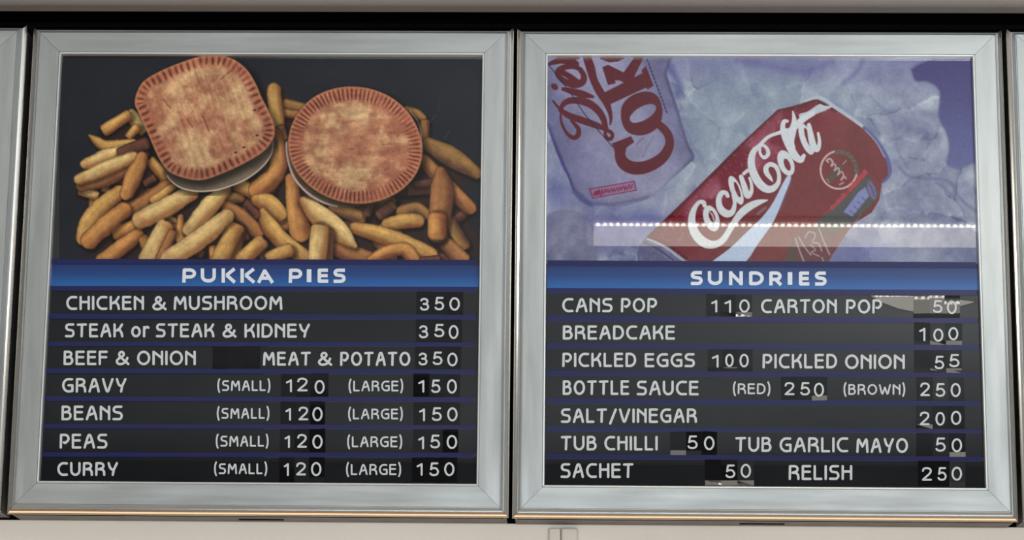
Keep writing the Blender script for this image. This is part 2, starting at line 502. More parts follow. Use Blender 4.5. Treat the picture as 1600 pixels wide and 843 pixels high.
# ---- picture one: two pies on a heap of chips
TONE = dict(pale=((174, 147, 98), (126, 86, 52)), gold=((163, 126, 73), (108, 68, 40)), brown=((132, 90, 56), (84, 52, 37)),
            dark=((82, 52, 42), (56, 38, 36)), orange=((158, 112, 65), (98, 58, 37)), dim=((118, 88, 52), (70, 48, 38)))
CHIPS = [  # back to front: points (x, y, half width), tone
    ([(445, 162, 7), (476, 171, 8)], 'dim'), ([(441, 176, 6), (470, 180, 6)], 'brown'),
    ([(203, 178, 8), (224, 202, 9)], 'pale'), ([(201, 213, 5), (214, 199, 6)], 'gold'),
    ([(164, 203, 8), (200, 180, 7)], 'gold'), ([(225, 235, 10), (205, 240, 8)], 'dark'), ([(140, 212, 2), (152, 221, 6), (168, 228, 7), (208, 223, 5)], 'gold'),
    ([(134, 256, 7), (165, 244, 9), (218, 228, 7)], 'pale'), ([(188, 238, 7), (228, 224, 8)], 'dark'), ([(236, 252, 7), (264, 284, 8)], 'gold'),
    ([(126, 298, 6), (150, 305, 6)], 'pale'), ([(128, 291, 7), (165, 280, 9), (198, 264, 8)], 'brown'),
    ([(124, 280, 7), (160, 265, 9), (208, 245, 7)], 'pale'), ([(226, 286, 5), (240, 278, 5)], 'dark'), ([(235, 300, 6), (222, 310, 6)], 'dark'),
    ([(635, 172, 6), (650, 178, 7), (660, 184, 5)], 'dim'), ([(664, 190, 6), (663, 215, 6)], 'brown'),
    ([(662, 250, 8), (692, 284, 10), (733, 324, 9)], 'brown'), ([(668, 225, 9), (705, 245, 13), (744, 270, 8)], 'dim'),
    ([(640, 297, 7), (672, 293, 9)], 'dark'), ([(650, 288, 5), (680, 284, 6)], 'dark'),
    ([(703, 345, 8), (724, 384, 9)], 'dim'), ([(692, 376, 9), (722, 406, 11)], 'brown'),
    ([(520, 322, 9), (566, 341, 9)], 'dim'), ([(593, 336, 7), (612, 320, 8)], 'dark'), ([(572, 334, 6), (580, 318, 6)], 'dark'),
    ([(628, 330, 8), (650, 324, 7), (664, 334, 8)], 'dim'), ([(606, 350, 8), (635, 345, 10), (652, 345, 9)], 'gold'),
    ([(385, 317, 6), (403, 336, 6)], 'dark'), ([(352, 321, 7), (375, 336, 9), (402, 362, 9)], 'brown'),
    ([(372, 288, 9), (398, 301, 9)], 'gold'), ([(428, 140, 9), (431, 175, 10), (435, 206, 9)], 'gold'), ([(437, 200, 7), (444, 216, 6)], 'dim'),
    ([(430, 210, 9), (436, 245, 11), (429, 273, 12), (403, 296, 12)], 'orange'),
    ([(402, 312, 8), (420, 318, 12), (438, 334, 10)], 'gold'), ([(455, 280, 8), (460, 320, 11), (469, 360, 14)], 'orange'),
    ([(410, 330, 5), (420, 352, 11), (440, 375, 11), (476, 402, 10)], 'gold'),
    ([(525, 384, 12), (545, 395, 12), (578, 404, 9)], 'brown'), ([(555, 356, 8), (600, 368, 11), (640, 382, 10), (672, 398, 10)], 'gold'),
    ([(473, 313, 6), (500, 338, 14), (530, 362, 13), (554, 384, 4)], 'pale'), ([(512, 362, 9), (508, 408, 10)], 'brown'), ([(500, 358, 12), (495, 408, 12)], 'pale'),
    ([(420, 402, 8), (452, 390, 9)], 'gold'), ([(582, 404, 7), (610, 392, 9), (632, 389, 9), (645, 404, 9)], 'orange'), ([(660, 408, 6), (684, 404, 5)], 'dark'),
    ([(688, 270, 8), (691, 300, 15), (684, 364, 13)], 'brown'), ([(683, 340, 12), (683, 366, 12)], 'orange'),
    ([(201, 328, 9), (230, 312, 9), (262, 291, 9)], 'brown'), ([(180, 364, 9), (216, 352, 9)], 'orange'),
    ([(240, 314, 7), (270, 291, 5)], 'gold'), ([(186, 300, 9), (160, 322, 11), (138, 348, 11), (130, 372, 9)], 'gold'),
    ([(140, 374, 12), (165, 352, 12), (194, 328, 10)], 'orange'), ([(160, 408, 9), (190, 386, 10), (215, 366, 8)], 'orange'),
    ([(224, 372, 7), (232, 392, 7)], 'brown'), ([(282, 338, 4), (281, 370, 7), (290, 376, 6)], 'orange'), ([(221, 343, 12), (262, 322, 12), (298, 302, 10)], 'pale'),
    ([(294, 358, 8), (322, 328, 12), (351, 296, 8)], 'pale'), ([(232, 405, 13), (258, 352, 11)], 'pale'), ([(252, 402, 7), (270, 362, 6)], 'brown'),
    ([(332, 386, 5), (335, 406, 6)], 'orange'), ([(375, 358, 8), (362, 405, 10)], 'brown'), ([(342, 408, 12), (368, 356, 11)], 'gold'),
    ([(264, 404, 12), (310, 374, 13), (354, 338, 10)], 'pale'), ([(378, 406, 10), (408, 378, 10)], 'gold'),
    ([(222, 247, 8), (209, 275, 11), (198, 302, 9)], 'orange'),
]
_rc = random.Random(11)
_fill = []
while len(_fill) < 46:                      # chips deep in the heap, half hidden by the rest
    x_, y_ = _rc.uniform(140, 722), _rc.uniform(230, 405)
    a_ = _rc.uniform(0, math.pi); l_ = _rc.uniform(14, 30)
    if x_ < 170 and y_ > 375 or x_ > 690 and (y_ > 380 or y_ < 300):
        continue
    _fill.append(([(x_ - l_ * math.cos(a_), y_ - .6 * l_ * math.sin(a_), _rc.uniform(7, 10)), (x_ + l_ * math.cos(a_), y_ + .6 * l_ * math.sin(a_), _rc.uniform(7, 10))], _rc.choice(['dark', 'dim', 'dark', 'brown'])))
CHIPS = _fill + [([(p[0], p[1], p[2] * 1.25) for p in pts], t) for pts, t in CHIPS]
PIE1 = [(200 + a / 3.666, 80 + b / 3.666) for a, b in [(38, 300), (50, 235), (90, 170), (180, 115), (290, 68), (400, 32), (480, 22), (560, 28), (630, 60), (690, 115), (735, 190), (765, 260), (803, 335), (838, 420), (836, 490), (800, 550), (740, 600), (640, 655), (540, 700), (450, 733), (380, 738), (300, 720), (235, 690), (195, 645), (160, 580), (125, 500), (92, 425), (58, 350)]]
FOIL1 = [(200 + a / 3.666, 80 + b / 3.666) for a, b in [(215, 680), (240, 735), (300, 780), (390, 801), (480, 798), (560, 780), (680, 730), (775, 655), (822, 585), (832, 500), (700, 560), (540, 660), (400, 700), (280, 690)]]


def picture_pies():
    cv = Canvas(93, 757.5, 80.5, 408, 0.8, (30, 32, 38))
    X, Y = cv.X, cv.Y
    n0 = fbm(X, Y, 60, 3, 1)
    cv.C += ((n0 - .5) * 7)[..., None]
    heap = closed_smooth([(150, 200), (205, 180), (420, 130), (480, 160), (640, 170), (668, 200), (730, 270), (735, 330), (725, 410), (160, 412), (150, 380), (125, 300), (165, 240)])
    d, _, _ = sd_poly(X, Y, heap)
    cv.blend((slice(None), slice(None)), sst(3, -16, d) * 0.9, (44, 30, 30))
    ids = {}
    for k, (pts, tone) in enumerate(CHIPS):
        lit, drk = (np.array(c, float) for c in TONE[tone])
        P = smooth(pts, 6) if len(pts) > 2 else np.array(pts, float)
        w = cv.win(P, 24)
        x, y = X[w], Y[w]
        wob = (fbm(x, y, 14, 3, k + 5) - .5)
        d, lat, u = sd_line(x + wob * 3, y + wob * 3, P)
        if len(P) == 2:                                     # straight cut chips have squarer ends
            a, b = P[0], P[1]
            L = math.hypot(b[0] - a[0], b[1] - a[1]); tx, ty = (b[0] - a[0]) / L, (b[1] - a[1]) / L
            ul = (x - a[0]) * tx + (y - a[1]) * ty + wob * 3
            r = (a[2] + np.clip(ul / L, 0, 1) * (b[2] - a[2])); rr = 0.55 * r
            qx = np.abs(ul - L / 2) - (L / 2 + r * .55) + rr; qy = np.abs(-(x - a[0]) * ty + (y - a[1]) * tx + wob * 1.5) - r + rr
            d = np.hypot(np.maximum(qx, 0), np.maximum(qy, 0)) + np.minimum(np.maximum(qx, qy), 0) - rr
        # which side is turned down-right, away from the studio light in the printed photograph
        dx, dy = P[-1][0] - P[0][0], P[-1][1] - P[0][1]
        side = 1.0 if (-dy * .55 + dx * .85) > 0 else -1.0
        t = lat * side
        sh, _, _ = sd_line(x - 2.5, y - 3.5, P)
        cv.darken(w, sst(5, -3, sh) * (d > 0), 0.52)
        tex = fbm(x, y, 9, 4, k + 40); big = fbm(x, y, 26, 3, k + 90)
        kf = sst(-0.05, 0.80, t + (big - .5) * .7)
        col = lit * (1 - kf[..., None]) + drk * kf[..., None]
        endb = np.maximum(sst(.16, 0, u), sst(.86, 1, u)) * (0.25 + 0.5 * big)
        col = col * (1 - endb[..., None] * .55) + np.array((120, 70, 40)) * endb[..., None] * .55
        col *= (0.80 + 0.22 * tex + 0.24 * big)[..., None]
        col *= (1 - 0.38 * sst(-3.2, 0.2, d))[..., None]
        hl = sst(0.35, 0.0, np.abs(t + .45)) * 0.10
        col *= (1 + hl)[..., None]
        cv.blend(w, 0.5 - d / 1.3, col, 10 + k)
    # ---- pies
    def crust(pts, ident, cen, pale_amt, lip_dir, seed, ridge_len, ridge_n, stk):
        P = closed_smooth(pts, 5)
        w = cv.win(P, 16); x, y = X[w], Y[w]
        d, s, per = sd_poly(x, y, P)
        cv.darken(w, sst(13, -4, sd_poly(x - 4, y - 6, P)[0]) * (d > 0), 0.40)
        big = fbm(x, y, 46, 4, seed); mid = fbm(x, y, 17, 4, seed + 3); fine = fbm(x, y, 5, 3, seed + 6)
        r = np.hypot((x - cen[0]), (y - cen[1]))
        rim = sst(-ridge_len * 1.5, -ridge_len * .55, d)
        pale = np.clip(sst(.31, .68, big * .55 + mid * .50 + pale_amt) - rim * .85, 0, 1)
        if ident == 3:                                  # the round lid is browned in the middle, paler in a ring around it
            rr = np.hypot((x - cen[0]) / 104, (y - cen[1]) / 90)
            pale = np.clip(pale * (.35 + .75 * sst(.18, .5, rr)) + .30 * np.exp(-((rr - .56) / .13) ** 2) * sst(.3, .6, big) * 1.3, 0, 1)
        base = np.array((144, 92, 71.)) * (1 - pale[..., None]) + np.array((172, 138, 102.)) * pale[..., None]
        base = base * (1 - rim[..., None] * .55) + np.array((128, 72, 55.)) * rim[..., None] * .55
        ca, sa = math.cos(stk), math.sin(stk)
        streak = fbm((x * ca + y * sa) * .28, (-x * sa + y * ca) * 1.6, 7, 3, seed + 12)
        base *= (0.66 + 0.26 * mid + 0.20 * fine + 0.24 * streak)[..., None]
        ph = s / per * ridge_n * 2 * math.pi + (mid - .5) * 2.2
        rg = (0.5 + 0.5 * np.cos(ph))
        rl = ridge_len * (.75 + .5 * fbm(x, y, 16, 2, seed + 15))
        band = sst(-rl - 4, -rl + 3, d) * sst(.3, -2.6, d)
        gl = 0.35 + 1.1 * sst(.3, .7, fbm(x, y, 30, 3, seed + 8))
        base *= (1 - band * sst(.45, 1.0, rg) * .36 * np.clip(gl, 0, 1.15))[..., None]
        base *= (1 + band * sst(.50, .05, rg) * .13)[..., None]
        lipm = sst(-5.5, -2.5, d)
        lipk = np.clip((x - cen[0]) * lip_dir[0] + (y - cen[1]) * lip_dir[1], -1e3, 1e3) / 100.0
        base = base * (1 - lipm[..., None] * .5) + np.array((165, 112, 82.)) * lipm[..., None] * .5
        base *= (1 - .28 * sst(-1.6, .6, d))[..., None]
        base *= (1 + .05 * np.clip(-lipk, -1, 1))[..., None]
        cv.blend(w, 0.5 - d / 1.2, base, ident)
        return P

    F = closed_smooth(FOIL1, 4)
    w = cv.win(F, 6); x, y = X[w], Y[w]
    d, s, per = sd_poly(x, y, F)
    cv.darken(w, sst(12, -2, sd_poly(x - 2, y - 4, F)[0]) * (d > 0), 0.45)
    fo = np.array((100, 88, 74.)) * (0.72 + 0.5 * fbm(x, y, 30, 3, 77) + 0.10 * np.sin(s * 2.1))[..., None]
    cv.blend(w, .5 - d / 1.2, fo, 2)
    edge = smooth([(200 + a / 3.666, 80 + b / 3.666, 1.3) for a, b in [(225, 712), (245, 740), (300, 780), (390, 801), (480, 798), (560, 780), (680, 730), (775, 655), (822, 585), (830, 520)]], 5)
    w2 = cv.win(edge, 4); dd, _, _ = sd_line(X[w2], Y[w2], edge)
    cv.blend(w2, (.5 - dd / 1.3) * .85, (168, 150, 138), 2)
    crust(PIE1, 2, (318, 185), 0.03, (.3, 1), 11, 15, 62, 1.25)
    # scored cuts in the lid of the square pie
    for a, b, c, e, r, al in [(430, 372, 466, 462, 1.0, .8), (385, 110, 410, 190, .8, .4), (438, 130, 470, 215, .7, .4), (300, 290, 330, 350, .7, .35), (345, 295, 375, 350, .6, .3),
                              (340, 390, 372, 440, 1.0, .6), (380, 385, 400, 420, .7, .4), (520, 215, 540, 260, .8, .4), (565, 205, 580, 240, .7, .35), (365, 200, 395, 290, .6, .3),
                              (410, 230, 440, 310, .6, .3), (200, 275, 245, 330, 1.3, .55), (530, 160, 610, 95, 1.2, .5), (540, 380, 560, 440, .6, .3), (510, 470, 545, 560, .6, .25), (620, 440, 650, 520, .6, .25), (470, 220, 485, 300, .5, .25), (290, 450, 300, 490, .6, .3)]:
        L = np.array([(200 + a / 3.666, 80 + b / 3.666, r), (200 + c / 3.666, 80 + e / 3.666, r * .6)])
        w = cv.win(L, 4); dd, _, _ = sd_line(X[w], Y[w], L)
        cv.blend(w, (.5 - dd / 1.4) * al, (84, 42, 30))
    for a, b in [(725, 338), (740, 482), (664, 550), (616, 580)]:
        L = np.array([(199 + a / 3.666, 80 + b / 3.666, 1.6), (201.5 + a / 3.666, 79.6 + b / 3.666, 1.4)])
        w = cv.win(L, 4); dd, _, _ = sd_line(X[w], Y[w], L); cv.blend(w, (.5 - dd / 1.2) * .75, (66, 30, 24))
    # round pie: foil lip low on the left, crust above it
    FO = [(448 + 0, 222), (449.2, 246), (458.5, 275), (477, 298.5), (503, 315.5), (528, 322.5), (560, 322), (600, 300), (560, 240), (480, 190)]
    w = cv.win(FO, 6); x, y = X[w], Y[w]; d, _, _ = sd_poly(x, y, closed_smooth(FO, 4))
    cv.blend(w, .5 - d / 1.2, np.array((112, 88, 66.)) * (0.7 + .5 * fbm(x, y, 20, 3, 31))[..., None], 3)
    lip = smooth([(447.5, 222, 1.2), (449.2, 246, 1.5), (458.5, 275, 1.7), (477, 298, 1.8), (503, 315, 1.8), (527, 322.5, 1.0)], 6)
    w = cv.win(lip, 4); dd, _, _ = sd_line(X[w], Y[w], lip); cv.blend(w, (.5 - dd / 1.3) * .95, (178, 160, 156), 3)
    ring = [(555 + 105 * math.cos(t) * (1 + .012 * math.sin(3 * t)), 226.5 + 91.5 * math.sin(t) + 5 * math.cos(t)) for t in np.linspace(0, 2 * math.pi, 40, endpoint=False)]
    crust(ring, 3, (557, 222), -0.02, (-.4, 1), 23, 19, 84, -.1)
    for pts, al in [([(640, 172, .7), (655, 195, .8), (660, 232, .8)], .45), ([(575, 206, .7), (600, 204, .6), (625, 203, .5)], .0)]:
        L = smooth(pts, 6); w = cv.win(L, 4); dd, _, _ = sd_line(X[w], Y[w], L); cv.blend(w, (.5 - dd / 1.3) * al, (168, 132, 108))
    for a, b, c, e, al in [(435, 430, 470, 438, .5), (450, 428, 480, 428, .4), (640, 405, 740, 400, .35), (690, 335, 760, 330, .3), (400, 275, 480, 262, .3), (655, 560, 690, 530, .35), (580, 600, 640, 575, .4), (500, 350, 540, 380, .25)]:
        L = np.array([(430 + a / 3.832, 120 + b / 3.832, .8), (430 + c / 3.832, 120 + e / 3.832, .5)])
        w = cv.win(L, 4); dd, _, _ = sd_line(X[w], Y[w], L); cv.blend(w, (.5 - dd / 1.4) * al, (92, 46, 36))
    # scratches worn into the sheet
    for L in ([(673, 191, .5), (680, 179, .6)], [(694, 219, .5), (702, 204, .6)], [(684, 172, .3), (687, 162, .3)]):
        L = np.array(L); w = cv.win(L, 4); dd, _, _ = sd_line(X[w], Y[w], L); cv.blend(w, (.5 - dd) * .35, (95, 102, 108))
    grain = fbm(X, Y, 2.2, 2, 70)
    cv.C *= (0.93 + 0.14 * grain)[..., None]
    return cv


# ---- picture two: two drink cans on ice
def ell(cx, cy, rx, ry, deg, n=28):
    c, s = math.cos(math.radians(deg)), math.sin(math.radians(deg))
    return [(cx + rx * math.cos(t) * c - ry * math.sin(t) * s, cy + rx * math.cos(t) * s + ry * math.sin(t) * c) for t in np.linspace(0, 2 * math.pi, n, endpoint=False)]


def picture_cans():
    cv = Canvas(848.5, 1529.5, 83.5, 412, 0.8, (104, 108, 142))
    X, Y = cv.X, cv.Y
    full = (slice(None), slice(None))
    def stroke(pts, col, al=1.0, ident=None, sm=6, soft=1.2):
        P = smooth(pts, sm) if len(pts) > 2 else np.array(pts, float)
        w = cv.win(P, 10); d, _, _ = sd_line(X[w], Y[w], P)
        a = .5 - d / soft
        cv.blend(w, np.clip(a, 0, 1) * al, col, ident)
    def poly(pts, col, al=1.0, ident=None, sm=0, soft=1.2):
        P = closed_smooth(pts, sm) if sm else np.array(pts, float)
        w = cv.win(P, 4 + 2 * soft); d, _, _ = sd_poly(X[w], Y[w], P)
        cv.blend(w, np.clip(.5 - d / soft, 0, 1) * al, col if not callable(col) else col(X[w], Y[w], d), ident)
    # violet backdrop and lumps of ice
    g_ = sst(85, 300, Y)
    cv.C[:] = np.array((64, 61, 102.)) * (1 - g_[..., None]) + np.array((90, 95, 134.)) * g_[..., None]
    ice = closed_smooth([(845, 80), (1416, 80), (1424, 108), (1431, 126), (1449, 127), (1468, 142), (1467, 182), (1478, 205), (1483, 230), (1480, 256), (1500, 262), (1535, 266), (1535, 416), (845, 416)], 4)
    d, _, _ = sd_poly(X, Y, ice)
    a = fbm(X + 30 * fbm(X, Y, 70, 2, 8), Y + 30 * fbm(X, Y, 60, 2, 9), 62, 4, 2)
    b = fbm(X + 18 * a, Y - 18 * a, 20, 4, 5)
    wx = X + 26 * (fbm(X, Y, 40, 3, 21) - .5); wy = Y + 26 * (fbm(X, Y, 40, 3, 22) - .5)
    rv = np.random.default_rng(17)
    cells = np.stack([rv.uniform(840, 1530, 70), rv.uniform(75, 415, 70)], 1); tone = rv.uniform(-1, 1, 70); ang = rv.uniform(0, 6.28, 70)
    f1 = np.full(X.shape, 1e9); f2 = np.full(X.shape, 1e9); ct = np.zeros(X.shape)
    for (cx_, cy_), tn, an in zip(cells, tone, ang):
        dd = np.hypot(wx - cx_, wy - cy_)
        near = dd < f1
        f2 = np.where(near, f1, np.minimum(f2, dd)); f1 = np.where(near, dd, f1)
        ct = np.where(near, .22 * tn + ((wx - cx_) * math.cos(an) + (wy - cy_) * math.sin(an)) / 60.0 * .35, ct)
    edge = sst(9, 0, f2 - f1)
    v = np.clip(.5 + .9 * (a - .5) + .62 * (b - .5) + .46 * ct + .14 * edge * sst(.4, .6, b) - .16 * sst(5, 0, f2 - f1) * sst(.6, .4, b), 0, 1)
    cxk = np.exp(-(((X - 1180) / 170) ** 2 + ((Y - 190) / 110) ** 2))
    top = sst(150, 95, Y) * (1 - .3 * cxk)
    icol = np.array((84, 88, 118.)) * (1 - v[..., None]) + np.array((162, 168, 178.)) * v[..., None]
    icol = icol * (1 - .48 * cxk[..., None]) + np.array((112, 130, 142.)) * .48 * cxk[..., None]
    icol = icol * (1 - .55 * top[..., None]) + np.array((92, 92, 132.)) * .55 * top[..., None]
    icol *= (1 - .10 * sst(-5, 0, d))[..., None]
    cv.blend(full, .5 - d / 4.0, icol, 1)
    stroke([(1360, 150, 1.2), (1395, 190, 1.6), (1402, 232, 2), (1418, 262, 1.5)], (98, 104, 130), .55, soft=5)
    stroke([(1404, 260, 2), (1424, 276, 2.4), (1480, 282, 2), (1500, 310, 2), (1528, 332, 2)], (84, 88, 118), .55, soft=5)
    stroke([(1330, 130, 2), (1362, 122, 2), (1425, 128, 2)], (104, 110, 140), .5, soft=6)
    stroke([(1350, 88, 3), (1340, 110, 4), (1318, 130, 3)], (78, 78, 122), .55, soft=9)
    stroke([(1040, 96, 5), (1060, 130, 6), (1058, 150, 4)], (76, 76, 124), .7, soft=10)
    stroke([(1150, 92, 4), (1250, 110, 5), (1300, 96, 4)], (88, 86, 130), .6, soft=12)
    # shaded blue-violet hollow under the cans
    for c in ((940, 360, 70, 34), (1010, 345, 40, 22), (1340, 395, 60, 22), (870, 300, 22, 40)):
        k = np.exp(-(((X - c[0]) / c[2]) ** 2 + ((Y - c[1]) / c[3]) ** 2))
        cv.blend(full, k * .62, (84, 86, 136))
    poly([(848, 348), (872, 328), (902, 330), (918, 345), (935, 380), (925, 414), (848, 414)], lambda x, y, d: np.array((96, 98, 122.)) + 42 * (fbm(x, y, 22, 4, 61)[..., None] - .35), .9, 1, 4, 4)
    # ---------------- silver can, upper left
    body = closed_smooth([(846, 80), (1036, 80), (1041, 115), (1059, 171), (1073, 219), (1084, 243), (1080, 252), (1050, 280), (1021, 305), (973, 318), (942, 320), (922, 317), (907, 306), (896, 296), (888, 276), (879, 257), (868, 229), (858, 202), (846, 170)], 3)
    def silver(x, y, d):
        t = ((x - 960) * .93 - (y - 190) * .36) / 110.0
        n = fbm(x, y, 34, 4, 33); m = fbm(x, y, 8, 3, 37)
        c = np.array((92, 92, 122.)) + (np.array((122, 121, 146.)) - np.array((92, 92, 122.))) * (sst(-1.0, -.1, t) * sst(1.05, .3, t))[..., None]
        c = c * (0.84 + .26 * n + .10 * m)[..., None]
        return c * (1 - .20 * sst(-7, 0, d))[..., None]
    poly(body, silver, 1.0, 4, 0, 1.6)
    stroke([(857, 200, 1), (868, 229, 2), (880, 258, 2.2), (889, 277, 1.6), (896, 297, 1.2)], (58, 56, 110), .75, 4, soft=2.5)
    stroke([(872, 190, 1), (888, 235, 1.4), (905, 290, 1)], (96, 98, 134), .7, 4, soft=5)
    stroke([(897, 300, 2.5), (910, 312, 3.5), (925, 321, 2.5)], (62, 62, 112), .7, soft=4)
    stroke([(924, 320, 1.2), (973, 320, 1.2), (1022, 306, 1.4)], (86, 88, 140), .8, soft=2.5)
    stroke([(1041, 115, .8), (1059, 171, .9), (1073, 219, 1), (1083, 240, 1.4), (1082, 250, 2)], (84, 84, 124), .7, soft=2)
    stroke([(1061, 180, .8), (1060, 205, 1.0), (1067, 216, 1)], (86, 86, 124), .6, soft=1.8)
    stroke([(1018, 310, 5), (1050, 286, 8), (1072, 266, 5)], (128, 136, 156), .5, soft=8)
    RED = (84, 46, 52)
    for p in [
        [(915, 84, 6), (922, 104, 7), (928, 125, 6), (937, 143, 6.5), (946, 157, 6), (952, 172, 4), (954.5, 185, 2.5), (953.5, 194, 1.5)],
        [(970, 230, 8.5), (969, 243, 8.5), (974, 254, 9.5), (985, 261, 10), (999, 262.5, 10), (1014, 259, 9.5), (1029, 251, 9), (1040, 240, 8), (1046, 226, 7), (1045, 213, 6.5), (1038, 202, 6.5), (1030, 195, 6)],
        [(864, 157.5, 1.5), (870, 165, 2), (877, 172, 2)],
        [(876, 171, 3), (880, 163, 4), (889, 157.5, 5), (904, 157, 5.5), (921, 162, 6), (934, 172, 5.5), (942, 184, 5), (946, 197, 4), (948, 203, 3)],
        [(876, 172, 3.5), (890, 181, 5), (910, 188, 5.5), (930, 195, 5), (945, 201, 3.5)],
        [(946, 203, 3), (954, 206, 3), (957, 211, 3), (954, 217, 3), (948, 215, 3), (945.5, 208, 2.5), (946, 202, 2)],
        [(876, 173, 1.5), (877, 190, 2), (885, 207, 2.5), (896, 215, 3.5), (903, 211, 4), (904, 202, 3.5), (899, 195, 3), (893, 189, 2)],
        [(880, 139, 3), (895, 143, 5), (910, 147, 5.5), (926, 151, 2.5)],
        [(908, 109, 3.5), (897, 104, 4), (882, 105, 4.5), (872, 111, 4.5), (873, 119, 4), (884, 128, 5), (898, 132, 6), (910, 128, 5.5), (912, 118, 4.5), (906, 108, 3.5)],
        [(873, 111, 4), (886, 117, 4.5), (900, 127, 5)],
        [(858, 100, 2.5), (866, 97, 4), (878, 94, 5.5), (891, 95, 6.5), (901, 100, 4)], [(880, 86, 7), (902, 88, 5)],
    ]:
        stroke(p, RED, 1, 4)
    poly(ell(866.5, 135.4, 6, 4.6, 40), RED, 1, 4)
    poly([(956, 224), (986, 212.5), (991, 222), (981, 229), (972, 239), (961, 238)], RED, 1, 4)
    O = closed_smooth([(970, 178), (973, 163), (984, 151), (1000, 144), (1016, 143.5), (1028, 151), (1034, 165), (1035, 181), (1029, 197), (1015, 208), (998, 211.5), (982, 207), (973, 195)], 4)
    d, _, _ = sd_poly(X, Y, O); dh, _, _ = sd_poly(X, Y, ell(1004.5, 177, 23, 10.5, -30))
    cv.blend(full, np.clip(.5 - np.maximum(d, -dh) / 1.2, 0, 1), RED, 4)
    poly([(941, 146), (1004, 114), (1002, 110), (1009.5, 103), (1021, 134), (1012, 140), (1010, 136.5), (953, 163)], RED, 1, 4)
    poly([(941, 105), (950, 101), (974.4, 113), (990.6, 90), (994, 82), (1006, 82), (1004.7, 92), (988, 126), (978.5, 131), (969, 126), (961, 125), (962, 130), (950, 133)], RED, 1, 4)
    poly([(934, 84), (938, 92), (952, 97.5), (966, 96), (976, 91), (978, 84)], RED, 1, 4)
    stroke([(857, 101, .8), (890, 143, .8), (915, 180, .8), (957, 229, .8)], (46, 42, 70), .85, 4, sm=3)
    stroke([(994, 226, 1), (1005, 215, 1)], (88, 86, 116), .7, 4); stroke([(1004, 247, .8), (1012, 228, .8), (1022, 213, .8)], (98, 94, 126), .7, 4)
    for i in range(15):
        t = i / 14.0
        x = 1011 + 30 * t; y = 93 + 80 * t
        stroke([(x, y, 1.1), (x + 1.2, y + 2.6, 1.1)], (44, 42, 70), .8, 4, soft=1.2)
    poly([(921.5, 295), (991, 283), (994, 297), (926, 309.5)], (126, 92, 120), .75, 4)
    for p in ([(921.5, 295, .7), (991, 283, .7)], [(926, 309.5, .7), (994, 297, .7)], [(921.5, 295, .9), (926, 309.5, .9)], [(991, 283, .9), (994, 297, .9)]):
        stroke(p, (104, 46, 72), .9, 4)
    rs = np.random.default_rng(5)
    q = [(929, 304, .8)]
    for i in range(26):
        q.append((929 + i * 2.35 + rs.normal(0, .5), 302 - i * .42 + (-1) ** i * (2.6 if i > 4 else 4) + rs.normal(0, .7), .9))
    stroke(q, (112, 44, 70), .85, 4, sm=3); stroke([(929, 303, 2.5), (936, 300, 3)], (112, 44, 70), .8, 4)
    # ---------------- red can
    can = [(1009, 371), (1040, 341), (1075, 307), (1110, 272), (1160, 222), (1215, 171), (1235, 166.5), (1255, 161), (1262, 155.5), (1275, 153.5), (1300, 167), (1330, 186), (1352, 202), (1370, 222), (1384, 245), (1390, 262), (1388, 275), (1378, 286), (1374, 312), (1362, 332), (1333, 349), (1296, 405), (1290, 416), (1085, 416), (1073, 407), (1045, 386)]
    def red(x, y, d):
        t = ((x - 1190) * .70 + (y - 290) * .71) / 100.0          # across the can, upper left to lower right
        n = fbm(x, y, 40, 3, 51); m = fbm(x, y, 3.2, 2, 52)
        c = np.array((102, 44, 54.)) * (1 - sst(-.6, .5, t))[..., None] + np.array((104, 60, 62.)) * sst(-.6, .5, t)[..., None]
        hl = np.exp(-((t + .42) / .22) ** 2) * sst(.42, .7, n) * .5
        c = c * (1 - hl[..., None]) + np.array((158, 106, 128.)) * hl[..., None]
        edge = sst(-9, 0, d)
        c = c * (1 - .25 * edge * (t < 0))[..., None]
        drops = sst(.80, .9, vnoise(x / 3.1, y / 3.1)) * (t < -.1) * .35
        c = c * (1 - drops[..., None]) + np.array((158, 112, 124.)) * drops[..., None]
        return c * (.90 + .14 * n + .06 * m)[..., None]
    poly(can, red, 1.0, 5)
    poly([(1009, 371), (999, 383), (996, 398), (999, 416), (1092, 416), (1073, 407), (1045, 386), (1022, 374)], lambda x, y, d: np.array((96, 96, 128.)) * (.75 + .5 * fbm(x, y, 16, 3, 66))[..., None], 1, 5, 0)
    stroke([(1012, 373, 1.6), (1038, 385, 1.8), (1060, 401, 2.0), (1074, 411, 1.6)], (158, 156, 158), .8, 5)
    stroke([(1006, 378, 1.5), (1030, 390, 1.6), (1052, 406, 1.6)], (64, 66, 82), .8, 5)
    stroke([(1000, 384, 1.0), (997, 398, 1.2), (1001, 412, 1)], (78, 78, 118), .8, 5)
    stroke([(1258, 157.5, 2.2), (1274, 152.6, 2.6), (1288, 155, 2.8), (1303, 166, 2.8), (1330, 184.5, 2.6), (1350, 199, 2.4)], (150, 158, 170), 1, 5)
    stroke([(1350, 199, 2.4), (1368, 217, 2.6), (1382, 238, 3), (1390, 260, 3), (1389, 274, 2.5), (1380, 284, 2)], (86, 88, 130), .95, 5)
    stroke([(1352, 203, .8), (1369, 222, .9), (1382, 245, 1)], (140, 146, 168), .8, 5)
    W = (178, 183, 188)
    # white ribbon and the flourish of the lettering
    poly([(1229, 276), (1236, 278), (1226, 305), (1216, 330), (1205, 352), (1185, 380), (1166, 408), (1148, 416), (1106, 416), (1140, 388), (1165, 364), (1190, 340), (1208, 316)], (158, 172, 194), 1, 5, 3)
    stroke([(1237, 282, .9), (1228, 304, 1.1), (1219, 328, 1.0)], (92, 92, 112), .6, 5, soft=2)
    poly([(1248, 179), (1262, 174), (1280, 162.5), (1288, 165), (1301, 166), (1287, 173.5), (1268, 181), (1256, 190)], (160, 168, 176), 1, 5, 3)
